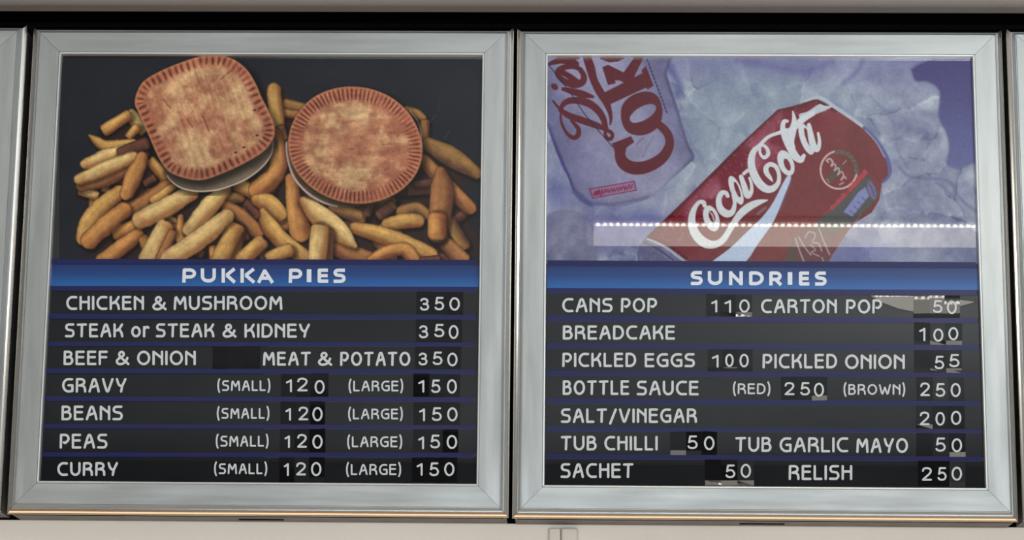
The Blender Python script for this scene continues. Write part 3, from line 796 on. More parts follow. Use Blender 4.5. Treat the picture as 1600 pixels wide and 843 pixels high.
    for p in [
        [(1101, 321, 3.2), (1099, 316, 3.5), (1093, 315.5, 3), (1087, 322, 3.5), (1082, 334, 5), (1081, 348, 6), (1085, 362, 7), (1094, 374, 7.5), (1106, 381, 7), (1119, 381, 5.5), (1130, 374, 5), (1140, 359, 4.5), (1150, 343, 5), (1160, 331, 6), (1172, 322, 6), (1185, 316, 4.5), (1199, 312.5, 1)],
        [(1137, 306, 3), (1134, 301, 3.3), (1127, 302, 4), (1123, 313, 4.5), (1126, 326, 5.5), (1135, 333.5, 6), (1144, 331, 4.5), (1148, 318, 3), (1146, 304, 3)],
        [(1158, 276, 3.5), (1163, 291, 4.5), (1168, 305, 5), (1174, 299, 3.2), (1174, 287, 2.4), (1171, 278, 2)],
        [(1162, 271, 2.6), (1168.5, 266, 2.8)],
        [(1207, 283, 1), (1203, 277, 3), (1198, 270, 4), (1197, 262, 4), (1203, 256.5, 3.5), (1212, 260, 3.5), (1217, 272, 3), (1216, 285, 3.5), (1208, 294, 5), (1198, 295, 6), (1188, 288, 6.5), (1180, 276, 6.5), (1175, 262, 6), (1174, 248, 5.5), (1178, 236, 4.5), (1187, 227, 3.2), (1200, 214, 2.6), (1215, 208, 2.8), (1228, 204, 4)],
        [(1186, 229, 2.2), (1193, 227, 2.2), (1199, 233, 2.8), (1200, 241, 3.2), (1194, 246, 2.8), (1188, 240, 2.2), (1187, 231, 2.2)],
        [(1230, 189, 2.5), (1225, 190, 3.3), (1223, 200, 4), (1227, 214, 5.5), (1234, 229, 6), (1242, 243, 6), (1251, 250, 4.5), (1256, 243, 3)],
        [(1239, 174, 1.2), (1241, 188, 3.8), (1239, 203, 5.5), (1236, 220, 5), (1240, 232, 3)],
        [(1230, 207, 4), (1243, 197, 5), (1256, 185, 5), (1270, 177, 4)],
        [(1264, 195, 3.2), (1267, 212, 4.8), (1271, 228, 5.2), (1277, 233, 4.2), (1280.5, 222, 2.8), (1278.5, 208, 2)],
    ]:
        stroke(p, W, 1, 5)
    def ring(cx, cy, rx, ry, deg, hx, hy, hr, hry, hdeg):
        Q = ell(cx, cy, rx, ry, deg); w = cv.win(Q, 4)
        d, _, _ = sd_poly(X[w], Y[w], Q); dh, _, _ = sd_poly(X[w], Y[w], ell(hx, hy, hr, hry, hdeg))
        cv.blend(w, np.clip(.5 - np.maximum(d, -dh) / 1.2, 0, 1), W, 5)
    ring(1111.5, 341, 12, 21, -18, 1112.5, 338, 4.6, 9.5, -18)
    ring(1150, 297, 8.5, 24, -22, 1152, 296, 3.2, 13, -20)
    ring(1228, 254.5, 12, 21, -22, 1230, 257, 4.5, 10, -22)
    ring(1260, 217, 9.5, 26, -20, 1262, 214, 3.4, 15, -18)
    stroke([(1109, 331, 1), (1113, 336, 1.4), (1116, 345, 1.2)], W, .7, 5)
    stroke([(1184, 334, 2), (1196, 324, 2)], (120, 108, 114), .6, 5)
    # round badge
    cb = (1310.7, 265.2)
    stroke([(cb[0] + 28.5 * math.cos(t), cb[1] + 29.5 * math.sin(t), 1.5) for t in np.linspace(math.radians(10), math.radians(258), 40)], (176, 150, 152), .95, 5, sm=2)
    stroke([(cb[0] + 27 * math.cos(t), cb[1] + 28 * math.sin(t), 3.2) for t in np.linspace(math.radians(-98), math.radians(8), 24)], (74, 86, 78), .9, 5, sm=2)
    for i in range(7):
        t = math.radians(-95 + i * 16)
        stroke([(cb[0] + 24.5 * math.cos(t), cb[1] + 25.5 * math.sin(t), 1), (cb[0] + 30 * math.cos(t + .05), cb[1] + 31 * math.sin(t + .05), 1)], (120, 82, 80), .8, 5)
    poly(ell(1305, 271, 17, 6, -48), (78, 78, 74), .8, 5, 0, 3)
    q = [(1294, 253, 1.6), (1292, 250, 1.6), (1297, 248, 1.6), (1301, 253, 1.6), (1299, 259, 1.6), (1304, 256, 1.3), (1306, 261, 1.3), (1304, 266, 1.3), (1310, 262, 1.2), (1311, 269, 1.3), (1309, 273, 1.2), (1315, 268, 1.2), (1318, 274, 1.3), (1314, 281, 1.3), (1320, 276, 1.2), (1322, 279, 1.2)]
    stroke(q, (158, 138, 142), .95, 5, sm=4)
    stroke([(1317, 256, .9), (1322, 251, .9)], (150, 130, 134), .8, 5); stroke([(1292, 279, .9), (1296, 285, .9)], (110, 116, 108), .8, 5); stroke([(1312, 288, 1.1), (1318, 285, 1.1)], (170, 140, 144), .8, 5)
    # pale red slogan along the label edge, too small to read
    for i in range(20):
        t = i / 19.0
        if 7 < i < 10:
            continue
        x = 1300 + 53 * t; y = 326 - 58 * t
        stroke([(x - 1.5, y - 2.5 - 1.5 * (i % 3 == 0), 1.2), (x + 1.5, y + 2.5, 1.3)], (168, 72, 78), .85, 5)
    stroke([(1280, 341, 1.0), (1298, 327, 1.8), (1325, 300, 2.2), (1353, 269, 1.8)], (150, 70, 74), .55, 5, soft=3)
    # grey green nutrition panel and barcode
    poly([(1278, 343), (1300, 328), (1330, 300), (1354, 276), (1366, 288), (1372, 305), (1352, 330), (1334, 345), (1310, 362), (1290, 372), (1276, 364)], (74, 80, 80), .9, 5, 3, 2.5)
    poly([(1318, 331), (1341, 300), (1352, 292), (1358, 306), (1332, 338)], (116, 122, 164), .9, 5, 0, 2)
    for i in range(5):
        stroke([(1322 + i * 6, 336 - i * 7, .7), (1330 + i * 6, 342 - i * 7, .7)], (66, 70, 88), .7, 5)
    poly(ell(1362, 297, 6, 15, -18), (104, 96, 134), .85, 5, 0, 2); stroke([(1357, 286, .9), (1362, 294, .9), (1366, 306, .9)], (70, 62, 92), .7, 5)
    poly([(1226, 416), (1240, 372), (1262, 352), (1288, 352), (1310, 366), (1296, 405), (1290, 416)], (92, 66, 68), .75, 5, 0, 6)
    poly([(1222, 416), (1236, 376), (1245, 392), (1252, 416)], (78, 74, 66), .7, 5, 0, 6)
    for p in ([(1243, 372, 1.2), (1248, 388, 1.3), (1256, 408, 1.3)], [(1279, 355, 1.1), (1286, 374, 1.2), (1296, 397, 1.3)], [(1248, 370, 1.1), (1256, 384, 1.2), (1267, 398, 1.2)],
              [(1258, 371, 1.1), (1264, 362, 1.1), (1274, 366, 1.1), (1270, 378, 1.1), (1279, 380, 1.1), (1284, 392, 1.1)], [(1266, 382, 1), (1274, 390, 1), (1268, 394, 1), (1280, 400, 1)], [(1284, 402, 1), (1287, 408, 1)]):
        stroke(p, (150, 142, 148), .75, 5)
    for p in ([(1335, 347, .7), (1345, 336, .7)], ):
        stroke(p, (120, 120, 140), .6, 5)
    grain = fbm(X, Y, 2.0, 2, 71)
    cv.C *= (0.95 + 0.10 * grain)[..., None]
    return cv


def build_picture(cv, quad, y, parent, names, gain, veil):
    """cv: canvas in photo pixels; names: id -> (part name, label). id 0 (and unlisted) is the sheet itself"""
    col = np.clip((lin(np.clip(cv.C, 0, 255)) - veil) / gain, 0.001, 0.95)
    P = ray(cv.X, cv.Y, y)
    ny, nx = cv.ny, cv.nx
    idx = np.arange(ny * nx).reshape(ny, nx)
    F = np.stack([idx[:-1, :-1], idx[1:, :-1], idx[1:, 1:], idx[:-1, 1:]], -1).reshape(-1, 4)
    fid = cv.ID[:-1, :-1].reshape(-1)
    P = P.reshape(-1, 3); col = col.reshape(-1, 3)
    root = None
    keys = [0] + [k for k in sorted(names) if k]
    listed = np.isin(fid, [k for k in keys if k])
    for k in keys:
        m = (~listed) if k == 0 else (fid == k)
        if m.sum() < 30:
            continue
        f = F[m]
        used, inv = np.unique(f, return_inverse=True)
        inv = inv.reshape(-1)
        nm, lb = names[k]
        par = parent if k == 0 else root
        me = bpy.data.meshes.new(nm)
        me.vertices.add(len(used)); me.vertices.foreach_set('co', (P[used] - world_of(par)).astype(np.float32).ravel())
        me.loops.add(len(inv)); me.loops.foreach_set('vertex_index', inv.astype(np.int32))
        me.polygons.add(len(f)); me.polygons.foreach_set('loop_start', np.arange(0, len(inv), 4, dtype=np.int32))
        me.update(calc_edges=True)
        at = me.color_attributes.new('ink', 'FLOAT_COLOR', 'POINT')
        rgba = np.ones((len(used), 4), np.float32); rgba[:, :3] = col[used]
        at.data.foreach_set('color', rgba.ravel())
        o = link(nm, me, M['print'], par)
        if lb:
            o['label'] = lb
        if k == 0:
            root = o
    return root


# ------------------------------------------------------------------ menu boards
PROFILE = [(0.0050, -0.0165), (0.0050, -0.0122), (0.0, -0.0117), (0.0004, -0.0100), (0.0014, -0.0090), (0.0034, -0.0077), (0.0056, -0.0066), (0.0062, -0.0080), (0.0074, -0.0080), (0.0076, -0.0040),
           (0.0104, -0.0008), (0.0106, -0.0022), (0.0114, -0.0022), (0.0117, 0.0), (0.0366, 0.0), (0.0369, -0.0009), (0.0373, -0.0009), (0.0376, 0.0008), (0.0381, 0.0012), (0.0392, 0.0011),
           (0.0399, 0.0002), (0.0399, -0.0125), (0.0330, -0.0125), (0.0330, -0.0165)]
# profile faces that belong to the plain face / bead stay aluminium
YS = 0.0085              # depth of the printed sheets behind the frame's face


def rail(name, corners, inward, root, mat):
    """one mitred frame rail between two outer corners; inward: unit vectors (along x, z) towards the centre at each end"""
    A, B = corners
    n = len(PROFILE)
    v = []
    ux, uz = (B[0] - A[0]), (B[1] - A[1]); ul = math.hypot(ux, uz); ux, uz = ux / ul * 0.00022, uz / ul * 0.00022
    for P, (ix, iz), sg in zip((A, B), inward, (1, -1)):
        for d, h in PROFILE:
            v.append((P[0] + ix * d + sg * ux, -h, P[1] + iz * d + sg * uz))          # a hair of a gap at each mitre
    f = [(i, (i + 1) % n, n + (i + 1) % n, n + i) for i in range(n)] + [tuple(range(n)), tuple(range(n, 2 * n))[::-1]]
    o = mesh(name, v, f, [mat, M['nose'], M['bead']], root, mats_idx=[1 if i < 6 else (2 if i >= n - 7 and i < n - 3 else 0) for i in range(n)] + [0, 0])
    me = o.data
    bm = bmesh.new(); bm.from_mesh(me); bmesh.ops.recalc_face_normals(bm, faces=bm.faces); bm.to_mesh(me); bm.free()
    return o


ALU_H = add_noise(material('aluminium_horizontal_rail', (0.45, 0.47, 0.47), 0.3, 0.5), (0.355, 0.375, 0.375), (0.495, 0.52, 0.52), 7, (1.0, 1, 10), 6, (0.18, 0.30), lo=0.25, hi=0.75)
ALU_V = add_noise(material('aluminium_vertical_rail', (0.45, 0.47, 0.47), 0.3, 0.5), (0.355, 0.375, 0.375), (0.495, 0.52, 0.52), 7, (10, 1, 1.0), 6, (0.18, 0.30), lo=0.25, hi=0.75)


def board_frame(x0, z0, w, h, label, group):
    root = empty('menu_board', (x0 + w / 2, YB, z0 - h), label, 'menu board', group)
    TL, TR, BR, BL = (x0, z0), (x0 + w, z0), (x0 + w, z0 - h), (x0, z0 - h)
    rail('frame_rail', (TL, TR), ((1, -1), (-1, -1)), root, ALU_H)
    rail('frame_rail', (TR, BR), ((-1, -1), (-1, 1)), root, ALU_V)
    rail('frame_rail', (BR, BL), ((-1, 1), (1, 1)), root, ALU_H)
    rail('frame_rail', (BL, TL), ((1, 1), (1, -1)), root, ALU_V)
    i = 0.0035
    hb = MB().box(x0 + i, x0 + w - i, 0.0265, 0.0766, z0 - h + 0.0012, z0 - i)
    MB().box(x0 + 0.006, x0 + w - 0.006, 0.0164, 0.0266, z0 - h + 0.0008, z0 - 0.006).build('shade_strip', M['black'], root)  # black filler painting the shaded gap between frame and housing
    hs = hb.build('housing', M['housing'], root)
    # drain slot under the housing
    sl = MB().box(x0 + w / 2 - 0.028, x0 + w / 2 + 0.028, 0.050, 0.058, z0 - h + 0.0006, z0 - h + 0.0016)
    sl.build('drain_slot', M['black'], hs)
    # dark channel the sheets slide in
    MB().box(x0 + 0.030, x0 + w - 0.030, YS + 0.0012, YS + 0.004, z0 - h + 0.030, z0 - 0.030).build('backing_panel', M['channel'], root)
    return root


def quad_sheet(name, pts, y, mat, parent, across=False):
    """flat rectangle from four photo corners TL TR BR BL laid at depth y, with 1 mm of thickness behind"""
    A = np.array(pts, float)
    Fp = ray(A[:, 0], A[:, 1], y)
    Bp = Fp.copy(); Bp[:, 1] += 0.0008
    v = list(Fp) + list(Bp)
    f = [(0, 3, 2, 1), (4, 5, 6, 7), (0, 1, 5, 4), (1, 2, 6, 5), (2, 3, 7, 6), (3, 0, 4, 7)]
    o = mesh(name, v, f, mat, parent)
    if across:
        a = o.data.attributes.new('across', 'FLOAT', 'POINT')
        a.data.foreach_set('value', [0, 0, 1, 1, 0, 0, 1, 1])
    return o


def rows_sheet(name, xl, xr, tl, bl, tr, br, y, mat, parent, **k):
    return quad_sheet(name, [(xl, tl), (xr, tr), (xr, br), (xl, bl)], y, mat, parent, **k)


def bowed_strip(name, pts, y, mat, parent, lens, tilt):
    """a slat whose acrylic has warped: inside the lens outline it leans by `tilt`, so it mirrors a higher part of the room"""
    A = np.array(pts, float)
    nx, nz = 150, 44
    U, V = np.meshgrid(np.linspace(0, 1, nx), np.linspace(0, 1, nz))
    px = (A[0, 0] * (1 - U) + A[1, 0] * U) * (1 - V) + (A[3, 0] * (1 - U) + A[2, 0] * U) * V
    py = (A[0, 1] * (1 - U) + A[1, 1] * U) * (1 - V) + (A[3, 1] * (1 - U) + A[2, 1] * U) * V
    d, _, _ = sd_poly(px, py, np.array(lens, float))
    slope = math.tan(math.radians(tilt)) * sst(1.2, -1.2, d)
    P = ray(px, py, y)
    dz = -np.diff(P[..., 2], axis=0)
    off = np.zeros_like(px)
    for j in range(nz - 2, -1, -1):
        off[j] = off[j + 1] + dz[j] * 0.5 * (slope[j] + slope[j + 1])
    P[..., 1] += off
    idx = np.arange(nx * nz).reshape(nz, nx)
    F = np.stack([idx[:-1, :-1], idx[1:, :-1], idx[1:, 1:], idx[:-1, 1:]], -1).reshape(-1, 4)
    return mesh(name, P.reshape(-1, 3), [tuple(int(i) for i in q) for q in F], mat, parent, smooth=True)


def price_tile(x0, x1, y0, y1, root, curl, lean, digit=None, dbox=None, stroke=3.05):
    """a small plastic clip-in tile, each seated a little differently"""
    c = np.array([(x0, y0), (x1, y0), (x1, y1), (x0, y1)], float) + np.random.default_rng(int(x0 * 7 + y0 * 13)).normal(0, .25, (4, 2))
    rg = np.random.default_rng(int(x0 * 3 + y0 * 5))
    lip = 0.80
    c = np.array([c[0], c[1], c[1] + (c[2] - c[1]) * lip, c[0] + (c[3] - c[0]) * lip, c[2], c[3]])
    F = ray(c[:, 0], c[:, 1], YS - 0.0016)
    ta, tb = rg.normal(0, .009), rg.normal(0, .008)
    cen = F.mean(0)
    ta = lean + ta * (.25 if lean else 1)
    F[:, 1] += (F[:, 2] - cen[2]) * ta + (F[:, 0] - cen[0]) * tb
    # the lower edge of many tiles has curled out where it is clipped in, so it mirrors the ceiling lights
    if curl and rg.random() < curl:
        zr = F[4, 2] - ZT
        ang = (math.atan((.5 - zr) / 3.1) - math.atan((zr + 1.04) / 3.1)) / 2 + rg.normal(0, .003)
        F[4:, 1] -= (F[2, 2] - F[4, 2]) * (math.tan(ang) + rg.normal(0, .003, 2))
    B = F.copy(); B[:, 1] += 0.0006
    o = mesh('price_tile', list(F) + list(B), [(0, 3, 2, 1), (3, 5, 4, 2), (6, 7, 8, 9), (9, 8, 10, 11), (0, 1, 7, 6), (1, 2, 8, 7), (2, 4, 10, 8), (4, 5, 11, 10), (5, 3, 9, 11), (3, 0, 6, 9)], M['tile'] if digit else M['tile_bare'], root)
    if digit is None:
        o['label'] = 'blank black tile'
        return o
    o['label'] = 'black tile with a white figure %s' % digit
    ik = Ink()
    ik.glyph(digit, dbox[0], dbox[1], dbox[2], dbox[3], stroke)
    dg = ik.build('digit', YS - 0.0024, M['white'], o)
    dg['label'] = 'white figure %s' % digit
    return o


def fill_board(root, spec):
    L, R = spec['xl'], spec['xr']                       # functions y -> inner left / right x in photo pixels
    pic = build_picture(spec['canvas'], None, YS, root, spec['names'], E_PRINT, spec['veil'])
    # heading
    (a, b, c, d) = spec['heading']
    hd = rows_sheet('heading_strip', L(a), R(c), a, b, c, d, YS - 0.0004, M['title'], root, across=True)
    hd['label'] = 'blue heading strip'
    ik = Ink()
    for ch, x0, x1, yt, yb in spec['title']:
        ik.glyph(ch, x0, x1, yt, yb, 5.3 if ch != 'I' else 7.2, table=True, caps=False)
    lt = ik.build('lettering', YS - 0.0008, M['titlewhite'], hd); lt['label'] = 'white bold heading letters'
    for (tl, bl, tr, br) in spec['rails']:
        o = rows_sheet('divider_rail', L(tl) + 1, R(tr) - spec.get('rail_gap', 4), tl, bl, tr, br, YS - 0.0018, M['rail'], root)
        o['label'] = 'dark blue divider rail'
    for row in spec['rows']:
        (tl, bl, tr, br) = row['y']
        pts = [(L(tl), tl - 1), (R(tr), tr - 1), (R(br), br + 1), (L(bl), bl + 1)]
        if row.get('lens'):
            st = bowed_strip('menu_strip', pts, YS - 0.0006, M['strip'], root, row['lens'], row['tilt'])
        else:
            st = quad_sheet('menu_strip', pts, YS - 0.0006, M['strip'], root)
        st['label'] = 'black strip lettered %s' % ' '.join(w[0] for w in row['words']).lower()
        for w in row['words']:
            ik = Ink()
            if len(w) == 6:                             # bracketed small words: brackets reach past the letters
                ik.word(w[0], w[1], w[2], w[3], w[4], w[5])
            else:
                ik.word(w[0], w[1], w[2], w[3], w[4], 3.75)
            lo = ik.build('lettering', YS - 0.0011 - (0.0014 if row.get('lens') else 0), M['white'], st)
            lo['label'] = 'white lettering reading %s' % w[0].strip('()').lower()
        for t in row['tiles']:
            x0, x1 = t[0], t[1]
            y0 = tl + (tr - tl) * (x0 - L(tl)) / (R(tr) - L(tl)) - .5
            y1 = bl + (br - bl) * (x0 - L(bl)) / (R(br) - L(bl)) + .5
            price_tile(x0, x1, y0, y1, root, spec['curl'], math.tan(math.radians(row['tilt'])) if row.get('lens') and x0 > 1400 else 0.0, *(t[2:] if len(t) > 2 else ()))


def tz(ox, oy, s):
    """tiles noted on an enlarged crop: (x0, x1[, digit, (dx0, dx1, dy0, dy1)])"""
    def conv(items):
        out = []
        for t in items:
            q = [ox + t[0] / s, ox + t[1] / s]
            if len(t) > 2:
                b = t[3]
                q += [t[2], (ox + b[0] / s, ox + b[1] / s, oy + b[2] / s, oy + b[3] / s)]
            out.append(tuple(q))
        return out
    return conv


T3 = tz(480, 400, 4.682); T2 = tz(280, 400, 4.682); T5 = tz(320, 575, 4.682); T6 = tz(520, 575, 4.683)
U2 = tz(1060, 405, 4.685); U3 = tz(1290, 405, 4.685); U5 = tz(1060, 580, 4.558); U6 = tz(1290, 580, 4.558); U4 = tz(850, 580, 4.558)

PIES = dict(
    canvas=picture_pies(), curl=0.25, veil=np.array((.0040, .0042, .0046)),
    xl=lambda y: 95.1 - (y - 82.6) * (34.9 / 667.8) + 1.5, xr=lambda y: 754.2 - (y - 86.7) * (9.2 / 666.2) - 1.5,
    heading=(411.5, 446.5, 413.9, 447.8),
    title=[('P', 284.7, 306.5, 418.8, 441.2), ('U', 313.7, 337.3, 419, 441.2), ('K', 346.2, 368.2, 419, 441.3), ('K', 375.7, 398.5, 419.2, 441.4), ('A', 402.2, 427.5, 419.2, 441.5),
           ('P', 450.9, 472.4, 419.2, 441.6), ('I', 478.9, 487, 419.2, 441.6), ('E', 496.3, 513.6, 419.2, 441.6), ('S', 520.5, 540.1, 419.2, 441.8)],
    rails=[(403.8, 411.8, 405.8, 414), (446.3, 454, 447.8, 456), (489.5, 497.8, 491.3, 498.8), (533, 540.2, 534.6, 541.2), (575, 583, 576.8, 584), (618.5, 626, 619.8, 627.7), (661.7, 669, 663.6, 670.2), (706, 713, 706.8, 714.4)],
    rows=[
        dict(y=(454, 489.5, 456, 491.4), words=[('CHICKEN', 103.5, 225, 461.9, 484), ('&', 237.6, 260.5, 461.9, 484.6), ('MUSHROOM', 271.2, 441.3, 461.9, 484)],
             tiles=T3([(800, 905, '3', (825, 892, 305, 398)), (905, 1025, '5', (932, 1002, 297, 395)), (1025, 1140, '0', (1040, 1117, 300, 398))])),
        dict(y=(497.8, 533, 498.8, 534.6), words=[('STEAK', 101.4, 192.8, 504.7, 526.8), ('or', 204.9, 233.8, 504.4, 526.8), ('STEAK', 243.4, 335.2, 504.7, 526.8), ('&', 347.3, 369.7, 504.9, 527.3), ('KIDNEY', 381.9, 484.4, 505.1, 527.3)],
             tiles=T3([(795, 905, '3', (818, 885, 505, 600)), (905, 1020, '5', (930, 1003, 495, 592)), (1020, 1130, '0', (1035, 1107, 503, 605))])),
        dict(y=(540.2, 575, 541.2, 576.8), words=[('BEEF', 99.2, 168.6, 547.4, 570), ('&', 180.4, 202.4, 547.4, 570.2), ('ONION', 214.1, 306, 547.4, 570.2), ('MEAT', 410.7, 485.7, 548.9, 570.9), ('&', 496.4, 519.2, 548.9, 571.2), ('POTATO', 531.3, 641.3, 549, 571.4)],
             tiles=T2([(245, 350), (350, 470), (470, 590)]) + T3([(790, 900, '3', (815, 880, 705, 798)), (900, 1010, '5', (918, 990, 697, 795)), (1010, 1125, '0', (1025, 1100, 705, 805))])),
        dict(y=(583, 618.5, 584, 619.8), words=[('GRAVY', 97, 197.8, 590, 613), ('(SMALL)', 339.6, 422.5, 593.6, 610.4, 2.65), ('(LARGE)', 544.6, 630, 594.2, 611, 2.65)],
             tiles=T5([(557, 668, '1', (593, 640, 80, 175)), (668, 775, '2', (675, 753, 68, 168)), (775, 905, '0', (803, 877, 85, 187))]) + T6([(590, 705, '1', (625, 672, 85, 177)), (705, 815, '5', (720, 788, 82, 180)), (815, 930, '0', (835, 908, 80, 185))])),
        dict(y=(626, 661.7, 627.7, 663.6), words=[('BEANS', 95.9, 192, 633.1, 656.2), ('(SMALL)', 338.8, 421, 636.9, 653.8, 2.65), ('(LARGE)', 543.9, 629.5, 637.9, 654.6, 2.65)],
             tiles=T5([(553, 660, '1', (590, 633, 290, 383)), (660, 770, '2', (685, 757, 280, 380)), (770, 880, '0', (787, 862, 283, 387))]) + T6([(590, 705, '1', (632, 677, 293, 387)), (705, 815, '5', (725, 797, 285, 385)), (815, 930, '0', (837, 913, 285, 388))])),
        dict(y=(669, 706, 670.2, 706.8), words=[('PEAS', 93.1, 167.9, 677.1, 700.4), ('(SMALL)', 337.1, 419.7, 680.2, 697.3, 2.65), ('(LARGE)', 542.4, 628.5, 681.2, 698.3, 2.65)],
             tiles=T5([(548, 655, '1', (583, 625, 490, 582)), (655, 765, '2', (675, 747, 480, 580)), (765, 880, '0', (787, 862, 485, 588))]) + T6([(590, 697, '1', (625, 670, 498, 592)), (697, 805, '5', (713, 785, 485, 585)), (805, 918, '0', (833, 910, 487, 590))])),
        dict(y=(713, 751.5, 714.4, 753.5), words=[('CURRY', 89.5, 184.5, 721.3, 743.1), ('(SMALL)', 334.5, 417.6, 723.3, 740.2, 2.65), ('(LARGE)', 540.7, 626.8, 724.4, 741.7, 2.65)],
             tiles=T5([(545, 655, '1', (578, 617, 693, 787)), (655, 762, '2', (667, 740, 687, 783)), (762, 875, '0', (777, 853, 685, 788))]) + T6([(580, 690, '1', (613, 660, 693, 785)), (690, 795, '5', (707, 777, 688, 788)), (795, 910, '0', (815, 890, 687, 788))])),
    ],
    names={0: ('printed_picture', 'printed photograph of pies and chips on a dark ground'), 2: ('printed_pie', 'square pie in a foil tray'), 3: ('printed_pie', 'round crimped pie')},
)
for k in range(len(CHIPS)):
    PIES['names'][10 + k] = ('printed_chip', None)

LENS = [(1350, 456), (1400, 458), (1460, 462), (1529, 471), (1505, 478), (1480, 484), (1455, 489), (1428, 488), (1400, 482), (1375, 472)]
SUNDRIES = dict(
    canvas=picture_cans(), curl=0.55, veil=np.array((.021, .022, .022)),
    xl=lambda y: 855.7 - (y - 86.7) * (5.6 / 668.4) + 1.5, xr=lambda y: 1520.9 + (y - 88.5) * (20.6 / 670.9) - 1.5,
    heading=(415, 449.8, 418, 452.8),
    title=[('S', 1078.8, 1098, 423, 445.2), ('U', 1105.9, 1128.7, 423.3, 445.2), ('N', 1139, 1160.7, 423.5, 445.2), ('D', 1170.4, 1193.4, 423.5, 445.4), ('R', 1201.9, 1221.8, 423.6, 445.5), ('I', 1231.2, 1237.6, 423.6, 445.8), ('E', 1248.3, 1265.3, 423.8, 445.8), ('S', 1272.8, 1291.6, 423.8, 446)],
    rails=[(406.3, 415.2, 409.3, 418.2), (449.6, 458.5, 452.6, 461.3), (492, 502, 496.5, 504.6), (535.5, 544, 538.6, 546.8), (578, 586.6, 582, 589), (621.5, 630, 626.4, 633.8), (665.5, 672.7, 670, 676.5), (708.5, 715.8, 713, 720)],
    rows=[
        dict(y=(458.5, 492, 461.3, 496.5), lens=LENS, tilt=1.55, words=[('CANS', 878.4, 957.2, 465.2, 487.6), ('POP', 970, 1026.7, 465.2, 487.8), ('CARTON', 1189.1, 1307.6, 466.9, 489.3), ('POP', 1321.6, 1378.2, 467.3, 489.7)],
             tiles=U2([(205, 305, '1', (240, 287, 297, 388)), (305, 420, '1', (337, 388, 297, 392)), (420, 540, '0', (445, 522, 292, 390))]) + U3([(645, 760), (760, 870, '5', (785, 855, 298, 392)), (870, 985, '0', (887, 960, 302, 400))])),
        dict(y=(502, 535.5, 504.6, 538.6), words=[('BREADCAKE', 879.2, 1054.9, 507.9, 530.3)],
             tiles=U3([(648, 765, '1', (685, 733, 500, 598)), (765, 880, '0', (788, 862, 505, 603)), (880, 1000, '0', (898, 972, 495, 592))])),
        dict(y=(544, 578, 546.8, 582), words=[('PICKLED', 878.4, 994.1, 550.6, 573), ('EGGS', 1007.3, 1085.9, 551.2, 573.4), ('PICKLED', 1191.3, 1308, 552.3, 575.2), ('ONION', 1320.3, 1413.8, 553.3, 576.2)],
             tiles=U2([(215, 325, '1', (245, 297, 697, 792)), (325, 430, '0', (342, 405, 690, 787)), (430, 545, '0', (447, 515, 690, 790))]) + U3([(650, 765), (765, 885, '5', (798, 868, 705, 803)), (885, 995, '5', (905, 980, 692, 788))])),
        dict(y=(586.6, 621.5, 589, 626.4), words=[('BOTTLE', 879, 983.2, 593.6, 616.6), ('SAUCE', 994.8, 1091.8, 594.3, 617.3), ('(RED)', 1145.1, 1203.7, 598.5, 615.4, 2.65), ('(BROWN)', 1317.9, 1414.4, 599.6, 616.4, 2.65)],
             tiles=U5([(735, 845, '2', (755, 827, 75, 168)), (845, 950, '5', (868, 937, 75, 170)), (950, 1060, '0', (965, 1037, 80, 180))]) + U6([(650, 765, '2', (673, 743, 78, 175)), (765, 875, '5', (783, 852, 83, 180)), (875, 985, '0', (890, 962, 82, 182))])),
        dict(y=(630, 665.5, 633.8, 670), words=[('SALT/VINEGAR', 876.3, 1089.1, 637.5, 660.3)],
             tiles=U6([(648, 762, '2', (670, 740, 285, 382)), (762, 878, '0', (782, 850, 287, 385)), (878, 990, '0', (892, 967, 280, 380))])),
        dict(y=(672.7, 708.5, 676.5, 713), words=[('TUB', 876.3, 932.3, 680.3, 703.3), ('CHILLI', 944.3, 1027.7, 680.5, 703.3), ('TUB', 1148.9, 1205.5, 682, 705.5), ('GARLIC', 1218, 1325.5, 682.6, 706.2), ('MAYO', 1337.8, 1418.8, 683.8, 707.2)],
             tiles=U5([(-58, 55), (55, 165, '5', (65, 137, 455, 552)), (165, 275, '0', (182, 257, 460, 560))]) + U6([(650, 765), (765, 882, '5', (782, 855, 470, 570)), (882, 995, '0', (897, 972, 475, 575))])),
        dict(y=(715.8, 756, 720, 760), words=[('SACHET', 875.7, 989.8, 723, 746.3), ('RELISH', 1232.2, 1331.7, 725.9, 749.4)],
             tiles=U5([(190, 305), (305, 420, '5', (335, 405, 662, 758)), (420, 535, '0', (443, 517, 657, 757))]) + U6([(660, 775, '2', (685, 757, 680, 777)), (775, 882, '5', (797, 862, 680, 777)), (882, 995, '0', (897, 972, 677, 777))])),
    ],
    names={0: ('printed_picture', 'printed photograph of drink cans on violet ground'), 1: ('printed_ice', 'lumps of pale ice'), 4: ('printed_can', 'silver lilac can with red brown lettering'), 5: ('printed_can', 'red can with white script')},
)
GRP = 'aluminium framed menu boards in a row over the counter'
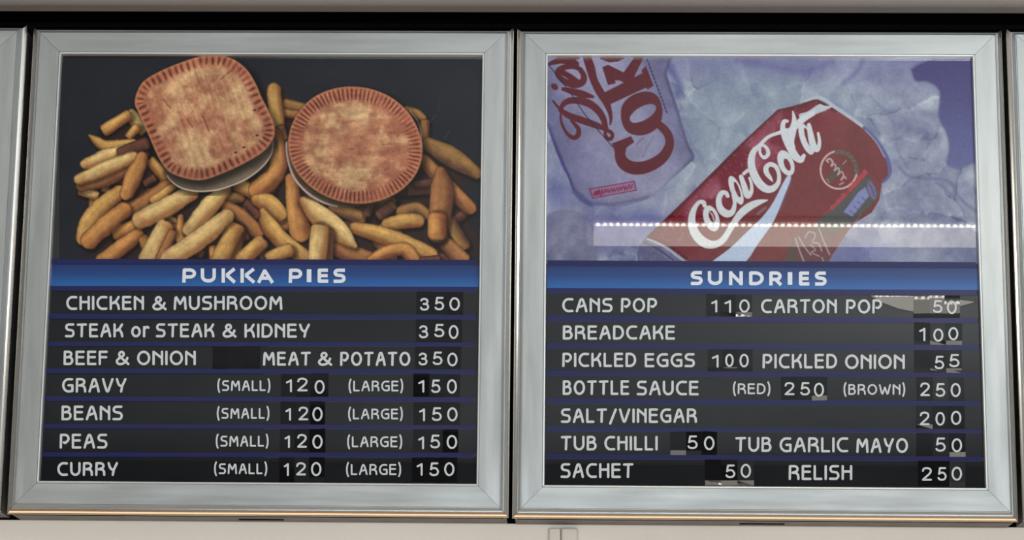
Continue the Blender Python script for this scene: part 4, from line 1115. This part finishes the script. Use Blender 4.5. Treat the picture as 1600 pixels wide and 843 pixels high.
b1 = board_frame(0.0, ZT, 0.62, 0.63049, 'aluminium framed menu board with two pies and chips over its price list', GRP)
fill_board(b1, PIES)
b2 = board_frame(0.62376, ZT - 0.00076, 0.61896, 0.63048, 'aluminium framed menu board with red and silver drink cans on ice', GRP)
fill_board(b2, SUNDRIES)
b3 = board_frame(-0.0073 - 0.62, ZT + 0.0024, 0.62, 0.63, 'menu board cut off at the picture edge, left of the board with pies', GRP)
b4 = board_frame(1.2476, ZT + 0.0001, 0.62, 0.63, 'menu board cut off at the picture edge, right of the board with drink cans', GRP)

# plastic cable trunking running down the wall under the right-hand board
p0 = ray(858, 825, YB)[0]; p1 = ray(876, 825, YB)[0]; p2 = ray(903, 825, YB)[0]
tr = empty('cable_trunking', ((p0 + p2) / 2, YB, 0.9), 'pale plastic cable trunking on the wall below the board with drink cans', 'trunking')
MB().box(p0, p1, YB - 0.010, YB - 0.0005, 0.9, ZT - 0.6345).build('base', M['plastic'], tr, bevel=0.002)
MB().box(p1 + 0.0008, p2, YB - 0.014, YB - 0.0005, 0.9, ZT - 0.6345).build('cover', M['plastic'], tr, bevel=0.003)

# strip light on the ceiling behind the viewer: it is what mirrors in the glossy right-hand picture
lf = empty('strip_light', (1.85, -3.09, ZC), 'long ceiling strip light with a row of bright beads', 'ceiling light')
MB().box(0.72, 3.0, -3.22, -2.955, ZC - 0.012, ZC - 0.0005).build('housing', M['plastic'], lf, bevel=0.004)
MB().box(0.74, 2.98, -3.20, -2.9905, ZC - 0.0165, ZC - 0.0125).build('diffuser', M['led_glow'], lf)
bd = MB()
for i in range(138):
    x = 0.75 + i * 0.0162
    vv = [(x + 0.0040 * math.cos(2 * math.pi * k / 10), -2.984 + 0.0040 * math.sin(2 * math.pi * k / 10), ZC - 0.013 - h) for h in (0, 0.004) for k in range(10)]
    ff = [tuple(range(10, 20))[::-1]] + [(k, (k + 1) % 10, 10 + (k + 1) % 10, 10 + k) for k in range(10)]
    bd.add(vv, ff)
bd.build('beads', M['led_white'], lf)
